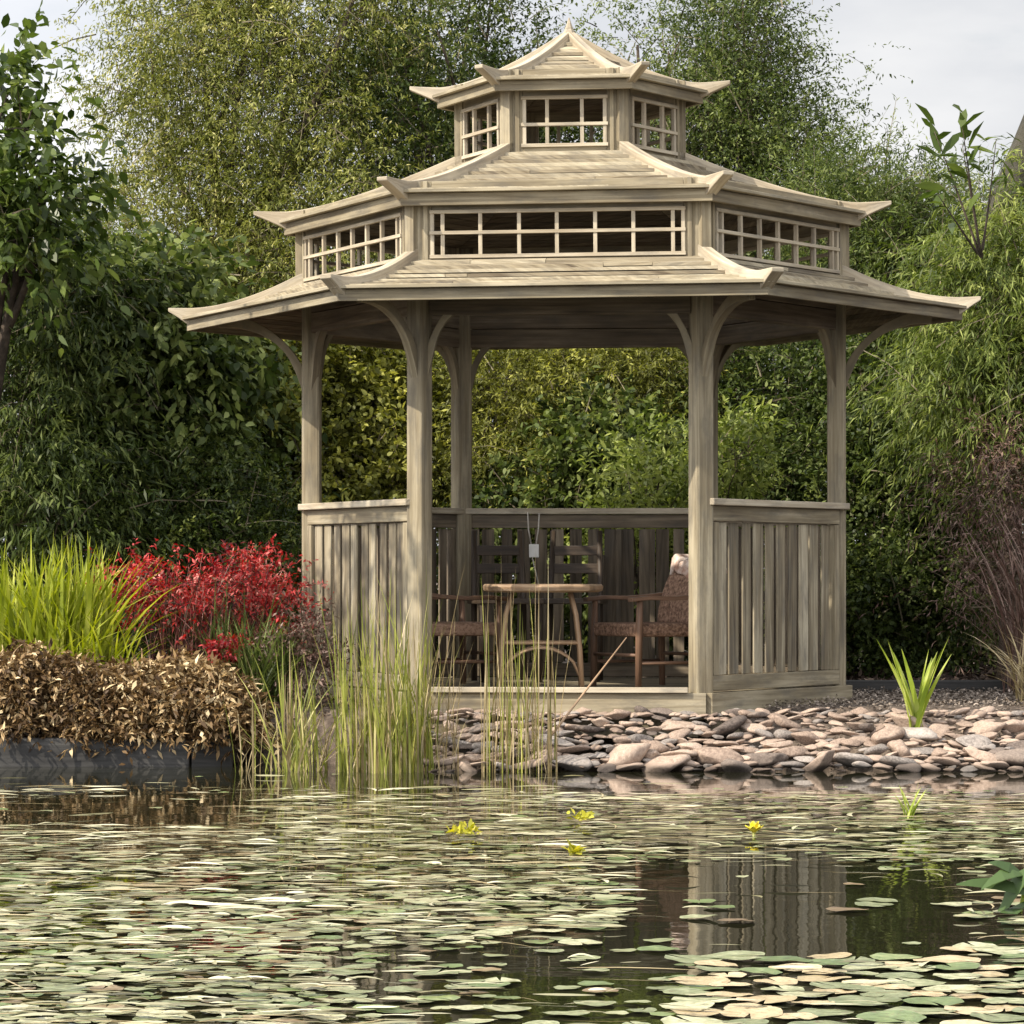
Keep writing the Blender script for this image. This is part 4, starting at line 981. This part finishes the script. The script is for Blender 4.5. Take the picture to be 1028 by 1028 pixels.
# narrow floating leaves and strands lying between the pads
def strands(n, name, mat, label, lo, hi, wlo, whi):
    ys = np.sqrt(rng.uniform(6.6**2, 15.6**2, n*4)); xs = rng.uniform(-.168, .168, n*4)*ys
    pxs = CXP+F*xs/ys; pys = HZ+F*HC/ys
    den = np.array([pad_density(a, b)*(8 if b < 822 else 5.5 if b < 860 else 3.4 if b < 900 else 2.2 if b < 960 else 1.3) for a, b in zip(pxs, pys)]); ok = rng.random(n*4) < den
    ok &= ~((pys > 955) & (pxs > 640)) | (rng.random(n*4) < .1)
    xs, ys = xs[ok][:n], ys[ok][:n]; m = len(xs); seg = 5
    ang = rng.normal(0, .22, m)+np.pi*rng.integers(0, 2, m); wild = rng.random(m) < .12; ang[wild] = rng.uniform(0, 6.28, wild.sum())
    ln = rng.uniform(lo, hi, m)*np.clip(ys/11, .7, 1.2); wd = rng.uniform(wlo, whi, m); cv = rng.normal(0, .35, m); tn = rng.random(m)
    V = np.zeros((m, seg+1, 2, 3)); T = np.zeros((m, seg+1, 2)); tw = rng.normal(0, .15, m); lift = np.abs(rng.normal(0, .003, m))
    for k in range(seg+1):
        u = k/seg; a = ang+cv*(u-.5); cx_ = xs+np.cos(ang)*ln*(u-.5)-np.sin(ang)*cv*ln*(u-.5)**2; cy_ = ys+np.sin(ang)*ln*(u-.5)+np.cos(ang)*cv*ln*(u-.5)**2
        w_ = wd*(.15+.85*math.sin(math.pi*min(1, max(0, u)))**.7)/2
        z = .012+lift*math.sin(math.pi*u*1.0)
        for q, sg in enumerate((-1, 1)):
            V[:, k, q, 0] = cx_-np.sin(a)*w_*sg; V[:, k, q, 1] = cy_+np.cos(a)*w_*sg; V[:, k, q, 2] = z+w_*sg*tw
            T[:, k, q] = tn
    idx = np.arange(m*(seg+1)*2).reshape(m, seg+1, 2)
    fs = np.concatenate([np.stack([idx[:, k, 0], idx[:, k, 1], idx[:, k+1, 1], idx[:, k+1, 0]], 1) for k in range(seg)])
    o = mesh_np(name, V.reshape(-1, 3), 4, T.reshape(-1), mat, None, True, fs); tag(o, label, 'pond weed', kind='stuff'); print(name, m)
M['weed'] = leafmat('floating_weed', [(0, (.05, .045, .02)), (.3, (.16, .145, .07)), (.65, (.30, .28, .165)), (1, (.56, .52, .37))], rough=.3, trans=0)
strands(4200, 'floating_leaves', M['weed'], 'narrow pale floating leaves streaked across the pond between the lily pads', .06, .20, .006, .022)
strands(700, 'floating_stalks', M['l_straw'], 'thin curved straw stalks lying on the pond among the floating leaves', .15, .5, .004, .008)

# yellow water lily flowers
def flower(px, py, label, s=.05):
    y = F*HC/(py-HZ); t = empty('water_lily', (XW(px, y), y, .012)); tag(t, label, 'flower')
    mb = MB()
    for ring, (nn, el_) in enumerate(((7, 35), (5, 65))):
        for q in range(nn):
            a = 2*math.pi*q/nn+ring*.4; o_ = Vector((math.cos(a), math.sin(a), 0)); sd_ = Vector((-math.sin(a), math.cos(a), 0)); e_ = R(el_)
            secs = []
            for u, wq in ((0, .25), (.4, .5), (.75, .42), (1, .06)):
                p = o_*s*u*math.cos(e_)+UP*(s*u*math.sin(e_)+.004); hw = sd_*s*wq*.5; th = UP*.0015
                secs.append([p-hw-th, p+hw-th, p+hw+th, p-hw+th])
            mb.ribbon(secs, .5+.4*random.random())
    mb.build('petals', M['petal'], t)
    mb = MB(); mb.tube([(0, 0, -.06), (0, 0, .01)], .006, 6); mb.build('stem', M['l_iris'], t)
m, N_, L_, b_ = newmat('yellow_petal'); b_.inputs['Base Color'].default_value = (.62, .52, .03, 1); b_.inputs['Roughness'].default_value = .5; M['petal'] = m
flower(757, 840, 'lone yellow water lily flower right of the middle of the pond', .042)
def weed_patch(px, py, label, n, w_):
    y = F*HC/(py-HZ); x = XW(px, y); b = np.stack([x+rng.normal(0, w_, n), y+rng.normal(0, w_*1.2, n), np.full(n, .012)], 1)
    d = norm(np.stack([rng.normal(0, 1, n), rng.normal(0, 1, n), rng.uniform(.2, 1.0, n)], 1))
    v, t_ = leaves(b, d, rng.uniform(.01, .04, n), 0, 3, .035, .02, rng.uniform(.3, 1, n), -.2, .7, six=True)
    v[:, 2] = np.maximum(v[:, 2], .006)
    o = mesh_np('yellow_weed', v-np.array((x, y, 0)), 6, t_, M['l_yweed']); o.location = (x, y, 0); tag(o, label, 'pond weed')
M['l_yweed'] = leafmat('yellowing_leaves', [(0, (.14, .15, .02)), (.6, (.38, .36, .04)), (1, (.58, .52, .08))], trans=.25)
weed_patch(580, 826, 'small yellow weed patch floating nearest the bank in front of the doorway', 9, .014)
weed_patch(578, 861, 'small yellow weed patch floating lower in the middle of the pond', 9, .016)
weed_patch(463, 840, 'yellow green weed patch floating left of the middle of the pond', 18, .026)
# submerged yellow plant and arrow leaves
iris('water_plant', 'small lime water plant standing in open water near the stones', 912, 822, 12.9, 16, .15, .09, .014)
def arrow_plant():
    y = 9.3; t = empty('arrowhead_plant', (XW(1012, y), y, 0)); tag(t, 'green water plant with long pointed leaves at the right edge of the pond', 'plant')
    for (a, b, wd) in (((1028, 878), (985, 893), .05), ((1035, 870), (1002, 925), .055), ((1030, 905), (1004, 950), .04), ((1035, 890), (992, 866), .05), ((1040, 900), (960, 888), .045)):
        p, q = P(a[0], a[1], y), P(b[0], b[1], y-.1*random.random()); ax = q-p; sv = Vector((ax.z, .25, -ax.x)).normalized(); secs = []
        p.z = max(p.z, .02)
        for u, wq in ((0, .15), (.25, .8), (.5, 1), (.8, .55), (1, .05)):
            c_ = p+ax*u+UP*(.02*math.sin(math.pi*u)); c_.z = max(c_.z, .008+.001*u); hw = sv*wd*wq/2; th = Vector((0, .001, .001)); o0 = Vector(t.location)
            secs.append([c_-hw-th-o0, c_+hw-th-o0, c_+hw+th-o0, c_-hw+th-o0])
        mb = MB(); mb.ribbon(secs, random.uniform(.2, .7)); mb.build('leaf', M['l_leafg'], t)
    mb = MB()
    mb.tube([(.03, .03, -.1), (.035, .01, 0), (.05, 0, .10)], [.008, .006, .004], 6)
    mb.build('stem', M['l_iris'], t)
M['l_leafg'] = leafmat('pond_leaf', [(0, (.025, .05, .014)), (1, (.075, .12, .035))], trans=.2)
arrow_plant()
